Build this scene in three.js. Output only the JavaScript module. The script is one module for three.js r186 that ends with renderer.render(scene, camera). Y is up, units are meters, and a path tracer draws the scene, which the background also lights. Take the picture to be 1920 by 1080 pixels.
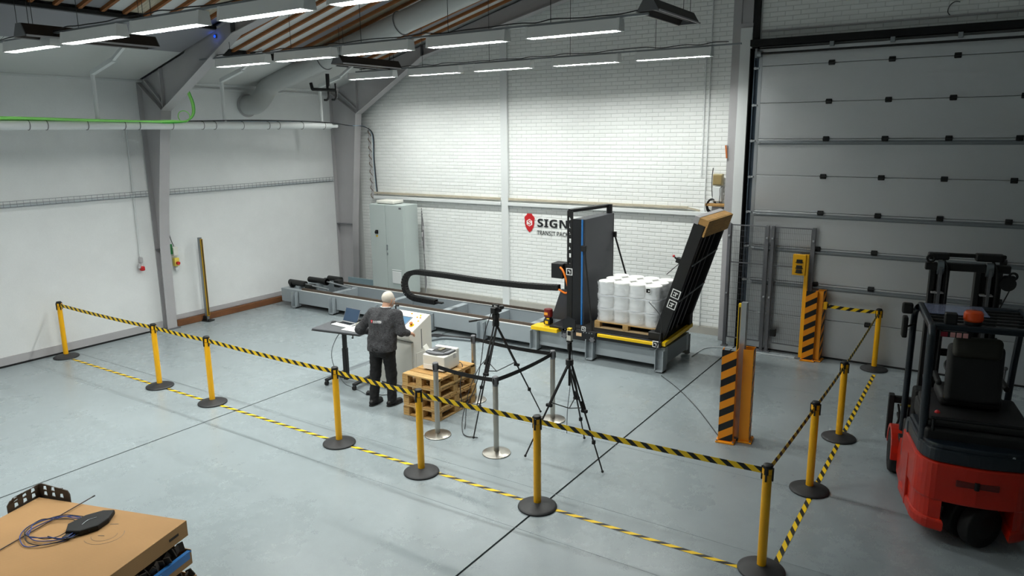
import * as THREE from 'three';
import { mergeGeometries, mergeVertices } from 'three/addons/utils/BufferGeometryUtils.js';
import { RoundedBoxGeometry } from 'three/addons/geometries/RoundedBoxGeometry.js';
import { RectAreaLightUniformsLib } from 'three/addons/lights/RectAreaLightUniformsLib.js';
import { FontLoader } from 'three/addons/loaders/FontLoader.js';
import { TextGeometry } from 'three/addons/geometries/TextGeometry.js';

// ---------------------------------------------------------------- camera, sky, exposure
const scene = new THREE.Scene();
scene.background = new THREE.Color(0x0b0c0e);
const camera = new THREE.PerspectiveCamera(43.006, 16 / 9, 0.05, 100);
camera.position.set(13.394, 3.7208, 12.9688);
{
  const yaw = -0.5816, pitch = 0.2102, roll = -0.0112;
  const f = new THREE.Vector3(Math.sin(yaw) * Math.cos(pitch), -Math.sin(pitch), -Math.cos(yaw) * Math.cos(pitch));
  const r0 = new THREE.Vector3(Math.cos(yaw), 0, Math.sin(yaw)), u0 = new THREE.Vector3().crossVectors(r0, f);
  const r = r0.clone().multiplyScalar(Math.cos(roll)).addScaledVector(u0, Math.sin(roll));
  const u = u0.clone().multiplyScalar(Math.cos(roll)).addScaledVector(r0, -Math.sin(roll));
  camera.quaternion.setFromRotationMatrix(new THREE.Matrix4().makeBasis(r, u, f.negate()));
}
const renderer = new THREE.WebGLRenderer({ antialias: true });
renderer.toneMapping = THREE.LinearToneMapping;
renderer.toneMappingExposure = 1.48;
renderer.shadowMap.enabled = true;
RectAreaLightUniformsLib.init();
const LAMP_INTENSITY = 135, LAMP_COLOR = 0xfcfffa, LAMP_Y = 4.83;   // the fluorescent tubes; each lamp's light is in its builder

// ---------------------------------------------------------------- helpers
function rng(seed) { let a = seed >>> 0; return () => { a = (a + 0x6D2B79F5) | 0; let t = Math.imul(a ^ (a >>> 15), 1 | a); t = (t + Math.imul(t ^ (t >>> 7), 61 | t)) ^ t; return ((t ^ (t >>> 14)) >>> 0) / 4294967296; }; }
const V = (x, y, z) => new THREE.Vector3(x, y, z);
const R = d => d * Math.PI / 180;
const used = new Map();
function numbered(n) { const k = used.get(n) || 0; used.set(n, k + 1); return k ? `${n}_${String(k).padStart(3, '0')}` : n; }
const Y = V(0, 1, 0);

// geometry makers; all come back non-indexed with position, normal, uv
function plain(g) { return g.index ? g.toNonIndexed() : g; }
function xf(g, x = 0, y = 0, z = 0, rx = 0, ry = 0, rz = 0) { const m = new THREE.Matrix4().makeRotationFromEuler(new THREE.Euler(rx, ry, rz, 'YXZ')); m.setPosition(x, y, z); return g.applyMatrix4(m); }
function B(w, h, d, x = 0, y = 0, z = 0, rx = 0, ry = 0, rz = 0) { return xf(plain(new THREE.BoxGeometry(w, h, d)), x, y, z, rx, ry, rz); }
function RB(w, h, d, r, x = 0, y = 0, z = 0, rx = 0, ry = 0, rz = 0, s = 2) { return xf(plain(new RoundedBoxGeometry(w, h, d, s, Math.min(r, w / 2.01, h / 2.01, d / 2.01))), x, y, z, rx, ry, rz); }
const BX = (x0, x1, y0, y1, z0, z1) => B(x1 - x0, y1 - y0, z1 - z0, (x0 + x1) / 2, (y0 + y1) / 2, (z0 + z1) / 2);
const RBX = (x0, x1, y0, y1, z0, z1, r) => RB(x1 - x0, y1 - y0, z1 - z0, r, (x0 + x1) / 2, (y0 + y1) / 2, (z0 + z1) / 2);
function alongY(g, p, q) { const d = q.clone().sub(p), m = new THREE.Matrix4().makeRotationFromQuaternion(new THREE.Quaternion().setFromUnitVectors(Y, d.clone().normalize())); m.setPosition(p.clone().add(q).multiplyScalar(.5)); return g.applyMatrix4(m); }
function cyl(p, q, r, seg = 14, r2 = r) { p = V(...p); q = V(...q); return alongY(plain(new THREE.CylinderGeometry(r2, r, p.distanceTo(q), seg)), p, q); }
function bar(p, q, w, t, turn = 0) { p = V(...p); q = V(...q); return alongY(plain(new THREE.BoxGeometry(w, p.distanceTo(q), t)).applyMatrix4(new THREE.Matrix4().makeRotationY(turn)), p, q); }
function lathe(pts, seg = 28) { return plain(new THREE.LatheGeometry(pts.map(p => new THREE.Vector2(...p)), seg)); }
function tube(pts, r, n = 40, seg = 7, closed = false) { return plain(new THREE.TubeGeometry(new THREE.CatmullRomCurve3(pts.map(p => V(...p)), closed), n, r, seg, closed)); }
function sph(r, x, y, z, sx = 1, sy = 1, sz = 1, n = 16) { return xf(plain(new THREE.SphereGeometry(r, n, Math.round(n * .7))).scale(sx, sy, sz), x, y, z); }
function tor(r, t, x, y, z, rx = 0, ry = 0, rz = 0, arc = Math.PI * 2) { return xf(plain(new THREE.TorusGeometry(r, t, 8, 28, arc)), x, y, z, rx, ry, rz); }
function ext(pts, depth, bevel = 0, holes = []) {      // outline in x/y, pushed out along z
  const s = new THREE.Shape(pts.map(p => new THREE.Vector2(...p)));
  for (const h of holes) s.holes.push(new THREE.Path(h.map(p => new THREE.Vector2(...p))));
  return plain(new THREE.ExtrudeGeometry(s, { depth, bevelEnabled: bevel > 0, bevelSize: bevel, bevelThickness: bevel, bevelSegments: 2, curveSegments: 8 }));
}
function uvBox(g) {                                    // uv in metres, by the dominant normal
  const p = g.attributes.position, n = g.attributes.normal, uv = new Float32Array(p.count * 2);
  for (let i = 0; i < p.count; i++) {
    const ax = Math.abs(n.getX(i)), ay = Math.abs(n.getY(i)), az = Math.abs(n.getZ(i));
    const x = p.getX(i), y = p.getY(i), z = p.getZ(i);
    if (ay >= ax && ay >= az) { uv[2 * i] = x; uv[2 * i + 1] = z; } else if (ax >= az) { uv[2 * i] = z; uv[2 * i + 1] = y; } else { uv[2 * i] = x; uv[2 * i + 1] = y; }
  }
  g.setAttribute('uv', new THREE.BufferAttribute(uv, 2)); return g;
}
function join(list) {
  const l = (Array.isArray(list) ? list : [list]).map(g => { const q = g.index ? g.toNonIndexed() : g; for (const k of Object.keys(q.attributes)) if (!['position', 'normal', 'uv', 'color'].includes(k)) q.deleteAttribute(k); return q; });
  return l.length === 1 ? l[0] : mergeGeometries(l, false);
}
function mesh(parent, name, list, mat, keepUV = false) {
  const g = join(list); if (!keepUV) uvBox(g);
  const m = new THREE.Mesh(g, mat); m.name = parent === scene ? numbered(name) : name; m.castShadow = m.receiveShadow = true; parent.add(m); return m;
}
function piece(parent, name, geo, mat) { const m = new THREE.Mesh(geo, mat); m.name = name; m.castShadow = m.receiveShadow = true; parent.add(m); return m; }
function tag(o, label, category, group) { o.userData.label = label; o.userData.category = category; if (group) o.userData.group = group; return o; }
function thing(name, label, category, pos = [0, 0, 0], turn = 0, group) { const o = new THREE.Group(); o.name = numbered(name); o.position.set(...pos); o.rotation.y = turn; scene.add(o); return tag(o, label, category, group); }
function struct(name) { const o = new THREE.Group(); o.name = numbered(name); o.userData.kind = 'structure'; scene.add(o); return o; }
function copy(src, label, pos, turn = 0) { const o = src.clone(); o.name = numbered(src.name.replace(/_\d{3}$/, '')); o.position.set(...pos); o.rotation.y = turn; o.userData = { ...src.userData, label }; scene.add(o); return o; }

// ---------------------------------------------------------------- procedural textures
function tex(n, m, fn, srgb = true) {                  // fn(u, v) -> [r, g, b] 0..1
  const a = new Uint8Array(n * m * 4);
  for (let j = 0; j < m; j++) for (let i = 0; i < n; i++) { const c = fn(i / n, j / m, i, j), k = 4 * (j * n + i); for (let t = 0; t < 3; t++) a[k + t] = Math.max(0, Math.min(255, Math.round(c[t] * 255))); a[k + 3] = 255; }
  const t = new THREE.DataTexture(a, n, m, THREE.RGBAFormat);
  t.wrapS = t.wrapT = THREE.RepeatWrapping; t.magFilter = THREE.LinearFilter; t.minFilter = THREE.LinearMipmapLinearFilter; t.generateMipmaps = true;
  if (srgb) t.colorSpace = THREE.SRGBColorSpace; t.needsUpdate = true; return t;
}
function rep(t, w, h = w, rot = 0) { const c = t.clone(); c.repeat.set(1 / w, 1 / h); c.rotation = rot; c.needsUpdate = true; return c; }
function noise(seed, cells) {                          // tileable value noise on the unit square
  const r = rng(seed), g = Array.from({ length: cells * cells }, () => r());
  return (u, v) => { const x = u * cells, y = v * cells, i = Math.floor(x), j = Math.floor(y), s = t => t * t * (3 - 2 * t), fx = s(x - i), fy = s(y - j), at = (a, b) => g[((b % cells + cells) % cells) * cells + (a % cells + cells) % cells]; return (at(i, j) * (1 - fx) + at(i + 1, j) * fx) * (1 - fy) + (at(i, j + 1) * (1 - fx) + at(i + 1, j + 1) * fx) * fy; };
}
function fbm(seed, cells, oct = 4) { const l = Array.from({ length: oct }, (_, k) => noise(seed + k * 17, cells * 2 ** k)); return (u, v) => { let s = 0, a = .5, t = 0; for (const f of l) { s += a * f(u, v); t += a; a *= .5; } return s / t; }; }
const nA = fbm(3, 4, 6), nB = fbm(8, 16, 4), nC = fbm(21, 64, 2), nS = noise(5, 3);
const dith = rng(4242);
const grey = (k) => [k, k, k];
const T = {
  mottle: tex(512, 512, (u, v) => grey(.95 + .045 * (nA(u, v) - .5) + .02 * (nB(u, v) - .5) + .02 * (dith() - .5))),
  floor: tex(1024, 1024, (u, v) => { const k = .92 + .07 * (nA(u, v) - .5) + .035 * (nB(u, v) - .5) + .02 * (nC(u, v) - .5) + .03 * (dith() - .5); return [k * .985, k, k * 1.0]; }),
  rough: tex(512, 512, (u, v) => grey(.72 + .3 * (nA(u, v) - .5) + .2 * (nB(u, v) - .5) + .06 * (dith() - .5)), false),
  grain: tex(512, 512, (u, v) => { const k = .80 + .28 * (noiseStretch(u, v) - .5) + .1 * (nC(u, v) - .5); return [k, k * .97, k * .92]; }),
  stucco: tex(512, 512, (u, v) => grey(nC(u, v) * .6 + nB(u, v) * .4), false),
  fine: tex(256, 256, (u, v) => grey(nC(u, v)), false),
  heather: tex(512, 512, (u, v, i, j) => { const k = .62 + .65 * (nC(u, v) - .5) + .22 * (nB(u, v) - .5); return grey(k); }),
  card: tex(512, 512, (u, v) => { const k = .93 + .06 * (nA(u, v) - .5) + .03 * Math.sin(v * Math.PI * 2 * 64) * .4; return grey(k); }),
  hazard: tex(128, 64, (u, v) => (((u + v * .5) % 1 + 1) % 1 < .54 ? [.97, .80, .04] : [.035, .035, .04])),
  hazardOrange: tex(128, 128, (u, v) => (((v - u * .55) % 1 + 1) % 1 < .52 ? [.98, .60, .04] : [.04, .045, .06])),
};
function noiseStretch(u, v) { noiseStretch.f = noiseStretch.f || [noise(31, 64), noise(32, 128), noise(33, 4)]; const [a, b, c] = noiseStretch.f; const w = c(u, v) * .06; return .5 * a(u * 1 / 32 * 2, v + w) + .3 * b(u / 16, v + w * .5) + .2 * c(u, v); }

// ---------------------------------------------------------------- materials
function mat(hex, rough = .6, metal = 0, o = {}) { const c = typeof hex === 'number' ? new THREE.Color(hex) : new THREE.Color().setRGB(...hex); return new THREE.MeshStandardMaterial({ color: c, roughness: rough, metalness: metal, ...o }); }
const M = {
  floor: mat(0xa0a8ac, .40, 0, { map: rep(T.floor, 4.7), roughnessMap: rep(T.rough, 2.9) }),
  joint: mat(0x1c1e20, .9), sawcut: mat(0x8a9296, .8),
  wall: mat(0xf3f5f5, .75, 0, { map: rep(T.mottle, 3.1) }),
  brick: [mat(0xeff1ef, .7), mat(0xedefed, .71), mat(0xf1f3f1, .69)], mortar: mat(0xd6d8d6, .9),
  plinth: mat(0xb9b6ae, .85, 0, { map: rep(T.mottle, 1.3) }),
  steel: mat(0xbab8ba, .55, 0, { map: rep(T.mottle, 1.7) }), steelDark: mat(0x67686c, .55),
  ceilWhite: mat(0xc9cbc9, .8), ceilGrey: mat(0x8b8b90, .8), roofSheet: mat(0xdcdfdf, .5, 0, { map: rep(T.mottle, .9) }),
  joist: mat(0xb0713a, .7, 0, { map: rep(T.grain, .7) }), plankPale: mat(0xe6e2d4, .7, 0, { map: rep(T.grain, .8) }),
  whiteMetal: mat(0xdfe2e2, .45), lampSteel: mat(0xeef0ef, .45), 
  tube: mat(0xffffff, .4, 0, { emissive: new THREE.Color(0xf4f9ff), emissiveIntensity: 2.2 }),
  black: mat(0x0d0d0e, .5), blackMatte: mat(0x0b0b0c, .8), rubber: mat(0x1b1b1c, .75), darkBase: mat(0x232325, .55, 0, { bumpMap: rep(T.fine, .2), bumpScale: .0005 }),
  yellow: mat(0xf7b500, .35), yellowDeep: mat(0xf2c500, .4), orange: mat(0xf39a12, .45), 
  hazard: mat(0xffffff, .5, 0, { map: T.hazard }),
  alu: mat(0xb9bdc1, .32, .85), inox: mat(0xb4b0a8, .28, .95), galv: mat(0x8f9498, .42, .7),
  doorSkin: mat(0xd2d4d6, .38, .82, { bumpMap: rep(T.stucco, .5), bumpScale: .0012 }),
  machine: mat(0x9aa2a7, .45, .1), machineDark: mat(0x6f777c, .5, .1), rust: mat(0x5c5047, .6, .4),
  cabinet: mat(0xb9c3c1, .45), panelGrey: mat(0x3a3b41, .42, .1), panelDark: mat(0x1b1c1f, .4, .2), blue: mat(0x2f74b8, .4),
  wood: mat(0xe6bb78, .75, 0, { map: rep(T.grain, .5) }), woodB: mat(0xdcae6c, .75, 0, { map: rep(T.grain, .6) }), woodC: mat(0xeec88a, .75, 0, { map: rep(T.grain, .45) }),
  beam: mat(0x8a5a34, .8, 0, { map: rep(T.grain, .6) }),
  card: mat(0xbd9260, .85, 0, { map: rep(T.card, 1.1) }), cardEdge: mat(0x9a7242, .9), cardDark: mat(0x3a322a, .9),
  white: mat(0xf1f1ee, .5), offwhite: mat(0xe4e2da, .5), red: mat(0xc21c22, .5), darkText: mat(0x17181c, .6),
  cable: mat(0x26272a, .6), cableBlue: mat(0x1b3f8f, .5), cableGreen: mat(0x35b52a, .5), cableLime: mat(0x9cf07c, .5), cableWhite: mat(0xd9dee2, .5), cableOrange: mat(0xf07a10, .5),
  forkRed: mat(0xb81f06, .3), forkNavy: mat(0x141d26, .3), forkBlack: mat(0x060607, .62), tyre: mat(0x0c0c0d, .8),
};

// ================================================================ THE ROOM
// floor: slabs between the saw-cut joints
{
  const floor = struct('floor');
  mesh(floor, 'joint_bed', BX(-.3, 19.8, -.3, -.012, -.4, 16.3), M.joint);
  const xs = [-.3, 4.955, 9.885, 14.83, 19.8], zs = [-.4, 2.3, 5.385, 6.845, 7.625, 10.6, 13.6, 16.3];
  for (let i = 0; i < 4; i++) for (let j = 0; j < 7; j++) {
    const gx = .011, gz = .0025;
    mesh(floor, 'concrete_slab', BX(xs[i] + gx, xs[i + 1] - gx, -.05, 0, zs[j] + gz, zs[j + 1] - gz), M.floor);
    if (i < 4) { /* thin sealed cuts across */ }
  }
  mesh(floor, 'cut_seal', zs.slice(1, 6).map(z => BX(-.2, 19.7, -.03, -.002, z - .0024, z + .0024)), M.sawcut);
}
// left wall with its skirting
{
  const w = struct('wall_left');
  mesh(w, 'plaster_panel', BX(-.25, 0, -.05, 4.75, -.3, 16.2), M.wall);
  mesh(w, 'eaves_trim', [BX(0, .04, 4.60, 4.64, .42, 4.9), BX(0, .05, 4.69, 4.73, .42, 16)], M.whiteMetal);
  const b = struct('baseboard_left');
  mesh(b, 'skirting', BX(0, .025, .035, .17, 5.12, 16), M.steel);
  mesh(b, 'skirting', BX(0, .02, .13, .225, .45, 4.88), M.steel);
  mesh(b, 'floor_gap', BX(-.01, .02, 0, .034, 5.12, 16), M.blackMatte);
}
// right wall and the wall behind the camera, out of view
mesh(struct('wall_right'), 'plaster_panel', BX(19.5, 19.75, -.05, 4.9, -.3, 16.2), M.wall);
mesh(struct('wall_front'), 'plaster_panel', BX(-.25, 19.75, -.05, 7.5, 16, 16.25), M.wall);

// back wall: painted brick; the bricks that show largest are single pieces
const roofY = x => 5.2 + .26 * ((x < 9.75 ? x : 19.5 - x) - 1.44);
{
  const w = struct('wall_back');
  const poly = (x0, x1, y0) => [[x0, y0], [x1, y0], [x1, roofY(x1) + .1], ...(x0 < 9.75 && x1 > 9.75 ? [[9.75, roofY(9.75) + .1]] : []), [x0, roofY(x0) + .1]];
  mesh(w, 'mortar_bed', [xf(ext(poly(-.25, 9.95, -.05), .28), 0, 0, -.288), xf(ext(poly(9.95, 19.75, 5.02), .588), 0, 0, -.296), xf(ext(poly(9.95, 19.75, -.05), .05), 0, 0, -.3)], M.mortar);
  const L = .228, H = .062, PX = .238, PY = .0735, ch = .003, dep = .02;
  const brickGeo = len => {                            // front face with chamfered arrises; 4 sides
    const x = len / 2, y = H / 2, a = [[-x, -y], [x, -y], [x, y], [-x, y]], b = [[-x + ch, -y + ch], [x - ch, -y + ch], [x - ch, y - ch], [-x + ch, y - ch]];
    const P = [], quad = (p, q, r, s) => P.push(...p, ...q, ...r, ...p, ...r, ...s);
    const F = b.map(v => [...v, dep]), E = a.map(v => [...v, dep - ch]), K = a.map(v => [...v, 0]);
    quad(F[0], F[1], F[2], F[3]);
    for (let i = 0; i < 4; i++) { const j = (i + 1) % 4; quad(E[i], E[j], F[j], F[i]); quad(K[i], K[j], E[j], E[i]); }
    const g = new THREE.BufferGeometry(); g.setAttribute('position', new THREE.Float32BufferAttribute(P, 3)); g.computeVertexNormals(); return uvBox(g);
  };
  const whole = brickGeo(L), half = brickGeo(L / 2 - .005), rnd = rng(77), list = [];
  camera.updateMatrixWorld(); camera.updateProjectionMatrix();
  const lay = (x0, x1, y0, top, z) => {
    let row = 0;
    for (let y = y0; y < top(x1) && y < 6.75; y += PY, row++) for (let k = 0; ; k++) {
      let x = x0 + PX * k + (row % 2 ? 0 : PX / 2), g = whole;
      if (row % 2 && k === 0) { x = x0 + PX / 4; g = half; } 
      if (x + PX / 2 > x1 + .01) break;
      if (y + H > top(x) || Math.abs(x - 4.74) < .04) continue;
      const p = V(x, y + H / 2, z), n = p.clone().project(camera);
      const seen = Math.abs(n.x) < 1 && Math.abs(n.y) < 1;
      list.push({ g, x, y: y + H / 2, z: z - dep - .002 + (rnd() - .5) * .0022, r: (rnd() - .5) * .009, s: seen ? 1 / p.distanceTo(camera.position) : 0, m: Math.floor(rnd() * 3) });
    }
  };
  lay(.5, 9.62, .15, x => roofY(x), 0);
  lay(9.97, 15.2, 5.12, x => roofY(x), .3);
  list.sort((a, b) => b.s - a.s);
  const rest = [[], [], []];
  list.forEach((b, i) => {
    if (i < 300) { const m = piece(w, 'brick', b.g, M.brick[b.m]); m.position.set(b.x, b.y, b.z); m.rotation.z = b.r; }
    else rest[b.m].push(xf(b.g.clone(), b.x, b.y, b.z, 0, 0, b.r));
  });
  rest.forEach((l, i) => { const m = mesh(w, 'brickwork', l, M.brick[i]); m.userData.kind = 'stuff'; });
  mesh(w, 'plinth', BX(.5, 9.6, 0, .145, 0, .035), M.plinth);
  mesh(w, 'wall_pilaster', RBX(4.655, 4.825, 0, 6.1, .0, .055, .006), M.whiteMetal);
  // pier beside the door
  mesh(w, 'pier_column', [RBX(9.5, 9.64, 0, 6.9, 0, .3, .006)], M.steel);
  mesh(w, 'pier_cladding', [RBX(9.64, 9.835, 0, 5.35, 0, .32, .006)], M.whiteMetal);
  mesh(w, 'pier_cap', [BX(9.58, 9.84, 5.35, 5.42, 0, .3), BX(9.64, 9.82, 5.42, 6.9, 0, .28)], M.steel);
  mesh(w, 'cable_conduit', [cyl([9.06, .15, .03], [9.06, 6.6, .03], .012), cyl([8.98, 2.9, .03], [8.98, 5.2, .03], .012)], M.whiteMetal);
}
// timber rail and cable trunking across the back wall
{
  const t = struct('trim_1');
  mesh(t, 'timber_rail', [RBX(.98, 4.62, 2.31, 2.36, .02, .06, .006), RBX(4.84, 8.75, 2.31, 2.36, .02, .06, .006)], M.plankPale);
  mesh(t, 'rail_end', bar([8.74, 2.335, .04], [8.98, 2.29, .04], .03, .03), M.plankPale);
  mesh(t, 'cable_trunking', [RBX(.98, 4.65, 2.20, 2.27, .02, .08, .006), RBX(4.83, 9.3, 2.20, 2.27, .02, .08, .006)], M.whiteMetal);
}
// sectional door: panels, hinges, stiffeners, tracks
const DZ = .45;
{
  const d = struct('door_1');
  const ys = [.012, .652, 1.235, 1.813, 2.394, 2.976, 3.563, 4.134, 4.715, 4.985];
  for (let i = 0; i < 9; i++) {
    const p = mesh(d, 'door_panel', RBX(10.0, 15.3, ys[i] + .003, ys[i + 1] - .003, DZ - .05, DZ, .006), M.doorSkin);
    mesh(p, 'panel_rib', [BX(10.02, 15.28, ys[i] + .018, ys[i] + .024, DZ - .002, DZ + .0025), BX(10.02, 15.28, ys[i + 1] - .024, ys[i + 1] - .018, DZ - .002, DZ + .0025)], M.doorSkin);
  }
  mesh(d, 'end_stile', BX(10.0, 10.055, .02, 4.97, DZ, DZ + .006), M.alu);
  for (const y of [3.505, 2.335, 1.755, 1.175]) {
    const r = mesh(d, 'stiffener_rail', [BX(10.06, 15.25, y - .035, y + .035, DZ, DZ + .012), RBX(10.06, 15.25, y - .014, y + .014, DZ + .01, DZ + .045, .006)], M.galv);
    mesh(r, 'rail_tip', RBX(10.05, 10.1, y - .018, y + .018, DZ, DZ + .05, .006), M.alu);
  }
  const hinge = join([RB(.09, .078, .03, .01, 0, .0, .015), cyl([-.045, 0, .03], [.045, 0, .03], .016)]); uvBox(hinge);
  for (const y of ys.slice(1, 9)) for (const x of [11.105, 11.938, 12.772, 13.622, 14.46]) piece(d, 'hinge', hinge, M.black).position.set(x, y, DZ);
  mesh(d, 'guide_track', [BX(9.86, 9.875, 0, 5.0, .3, .5), BX(9.87, 9.95, 0, 5.0, .3, .32)], M.blackMatte);
  mesh(d, 'guide_track', [BX(9.935, 9.998, 0, 4.95, DZ - .06, DZ - .04), BX(9.93, 9.94, 0, 4.95, DZ - .05, DZ + .03)], mat(0x5d6a78, .4, .6));
  const roller = join([cyl([0, 0, -.01], [0, 0, .05], .022), RB(.08, .03, .05, .006, .02, 0, .02)]); uvBox(roller);
  for (const y of ys.slice(1, 9)) piece(d, 'roller', roller, M.alu).position.set(9.955, y - .03, DZ);
  mesh(d, 'lintel_beam', [BX(9.86, 15.4, 5.03, 5.13, .29, .52), BX(9.85, 9.95, 5.0, 6.9, .3, .36)], M.blackMatte);
  const sh = mesh(d, 'spring_shaft', cyl([10.02, 4.9, .56], [15.2, 4.9, .56], .018), M.black);
  for (const x of [11.1, 11.93, 12.78, 13.62]) mesh(sh, 'shaft_bracket', [BX(x - .03, x + .03, 4.95, 5.02, .5, .56)], M.galv);
  mesh(d, 'bottom_seal', RBX(10.0, 15.3, 0, .03, DZ - .05, DZ + .012, .008), M.rubber);
  mesh(d, 'cable_drum', [cyl([10.0, 4.9, .56], [10.06, 4.9, .56], .05), BX(9.97, 10.0, 4.84, 4.98, .47, .6)], M.galv);
}
{ // conduit and loop on the wall above the door
  const t = thing('wall_conduit', 'thin grey conduit running across the dark wall above the big door', 'conduit', [0, 0, 0]);
  mesh(t, 'conduit_pipe', cyl([9.98, 5.27, .325], [15.3, 5.27, .325], .014), M.steel);
  mesh(t, 'cable_loop', tube([[12.62, 5.27, .33], [12.58, 5.33, .33], [12.6, 5.42, .33], [12.66, 5.46, .33], [12.72, 5.45, .33]], .006), M.cable);
}
// roof: white boards along the eaves, then sheeting on timber joists
const cl = x => 4.72 + .28 * x;
{
  const c = struct('ceiling');
  const slope = (x0, x1, fy, z0, z1, t) => { const g = ext([[x0, fy(x0)], [x1, fy(x1)], [x1, fy(x1) + t], [x0, fy(x0) + t]], z1 - z0); return xf(g, 0, 0, z0); };
  for (const [z0, z1] of [[.0, 4.93], [5.07, 7.8], [7.81, 10.6], [10.61, 16.2]]) mesh(c, 'ceiling_panel', slope(-.05, 1.44, cl, z0, z1, .02), M.ceilWhite);
  mesh(c, 'ceiling_panel', slope(1.44, 2.45, cl, 5.07, 16.2, .015), M.ceilGrey);
  mesh(c, 'edge_strip', [slope(2.42, 2.47, x => cl(x) + .012, 5.07, 16.2, .05), slope(1.43, 1.47, x => cl(x) + .002, 0, 4.93, .07)], M.blackMatte);
  const rnd = rng(9);
  mesh(c, 'roof_deck', [slope(-.25, 9.76, x => roofY(x) + .135, -.3, 16.3, .2), xf(slope(-.25, 9.76, x => roofY(x) + .135, -.3, 16.3, .2), 19.5, 0, 16, 0, Math.PI, 0)], M.roofSheet);
  // joists run up the slope, one every 0.32 m; sheets of insulation lie between them
  for (let z = .52, k = 0; z < 9.4; z += .32, k++) {
    if (Math.abs(z - 5.0) < .14) continue;
    const x0 = z < 4.95 ? 1.45 : 2.44, x1 = 9.6;
    mesh(c, 'joist', slope(x0, x1, roofY, z - .024, z + .024, .12), M.joist);
    mesh(c, 'insulation_sheet', slope(x0 + .02, x1, x => roofY(x) + .05, z + .026, z + .294, .02), [M.roofSheet, M.plankPale, M.roofSheet, M.ceilGrey][Math.floor(rnd() * 4)]);
  }
}
// portal frames
function portal(z) {
  const f = struct('portal_frame'), t = .008, fl = .1;
  const bx = z < 2 ? .46 : .14, kx = z < 2 ? .84 : .70, ky = 4.17, hx = 2.86, hy = 5.32, rb = x => hy + .228 * (x - hx);   // inner line of the frame
  const tab = z < 2 ? [[0, .46], [1.58, .55], [3.9, .8], [4.17, .84]] : [[0, .14], [1.58, .18], [2.3, .28], [3.9, .62], [4.17, .70]];
  const inner = y => { for (let i = 1; i < tab.length; i++) if (y <= tab[i][1 - 1] + 1e-9) { const [a, b] = [tab[i - 1], tab[i]]; return a[1] + (b[1] - a[1]) * (y - a[0]) / (b[0] - a[0]); } return tab[tab.length - 1][1]; };
  const N = 10, colPts = Array.from({ length: N + 1 }, (_, i) => [inner(ky * i / N), ky * i / N]);
  mesh(f, 'column_web', xf(ext([[0, 0], ...colPts, [.1, cl(.1)], [0, cl(0)]], t * 2), 0, 0, z - t), M.steel);
  mesh(f, 'haunch_web', xf(ext([[kx, ky], [hx, hy], [hx, roofY(hx) - .01], [1.5, roofY(1.5) - .01], [1.42, cl(1.42)], [.1, cl(.1)]], t * 2), 0, 0, z - t), M.steel);
  mesh(f, 'rafter_web', xf(ext([[hx, hy], [9.7, rb(9.7)], [9.7, roofY(9.7) - .01], [hx, roofY(hx) - .01]], t * 2), 0, 0, z - t), M.steel);
  const strip = (p, q) => { const a = Math.atan2(q[1] - p[1], q[0] - p[0]), l = Math.hypot(q[0] - p[0], q[1] - p[1]); return xf(B(l, .014, fl * 2), (p[0] + q[0]) / 2, (p[1] + q[1]) / 2, z, 0, 0, a); };
  mesh(f, 'column_flange', colPts.slice(1).map((p, i) => strip(colPts[i], p)), M.steel);
  mesh(f, 'haunch_flange', strip([kx, ky], [hx, hy]), M.steel);
  mesh(f, 'rafter_flange', strip([hx, hy], [9.7, rb(9.7)]), M.steel);
  mesh(f, 'outer_flange', strip([.012, 0], [.012, 4.71]), M.steel);
  mesh(f, 'stiffener', xf(B(.014, roofY(hx) - hy, .19), hx, (hy + roofY(hx)) / 2, z), M.steelDark);
  mesh(f, 'stiffener', bar([.03, 4.66, z], [kx, ky, z], .014, .19), M.steel);
  mesh(f, 'stiffener', bar([.22, 4.72, z], [kx, ky + .12, z], .014, .15), M.steel);
  mesh(f, 'stiffener', bar([kx + .02, ky + .02, z], [kx + .02, cl(kx) - .02, z], .014, .15), M.steel);
  mesh(f, 'splice_plate', BX(.01, inner(1.58) + .01, 1.575, 1.59, z - .1, z + .1), M.steelDark);
  mesh(f, 'base_plate', BX(0, bx + .06, 0, .02, z - .14, z + .14), M.steelDark);
}
portal(5.0); portal(.3);
{ // brick infill pier by the corner frame
  const f = struct('trim_2');
  mesh(f, 'corner_brace', [bar([.80, 4.1, .34], [.55, 4.72, .2], .05, .02), bar([.82, 4.18, .36], [.86, 4.85, .1], .05, .02), bar([.75, 3.95, .2], [.45, 3.75, .1], .04, .02)], M.steel);
}
// timber lying along the foot of the left wall
tag(mesh(scene, 'timber_beam', RBX(.026, .1, .003, .125, .9, 4.86, .008), M.beam), 'long brown timber beam lying on the floor along the white left wall', 'beam');

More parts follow.
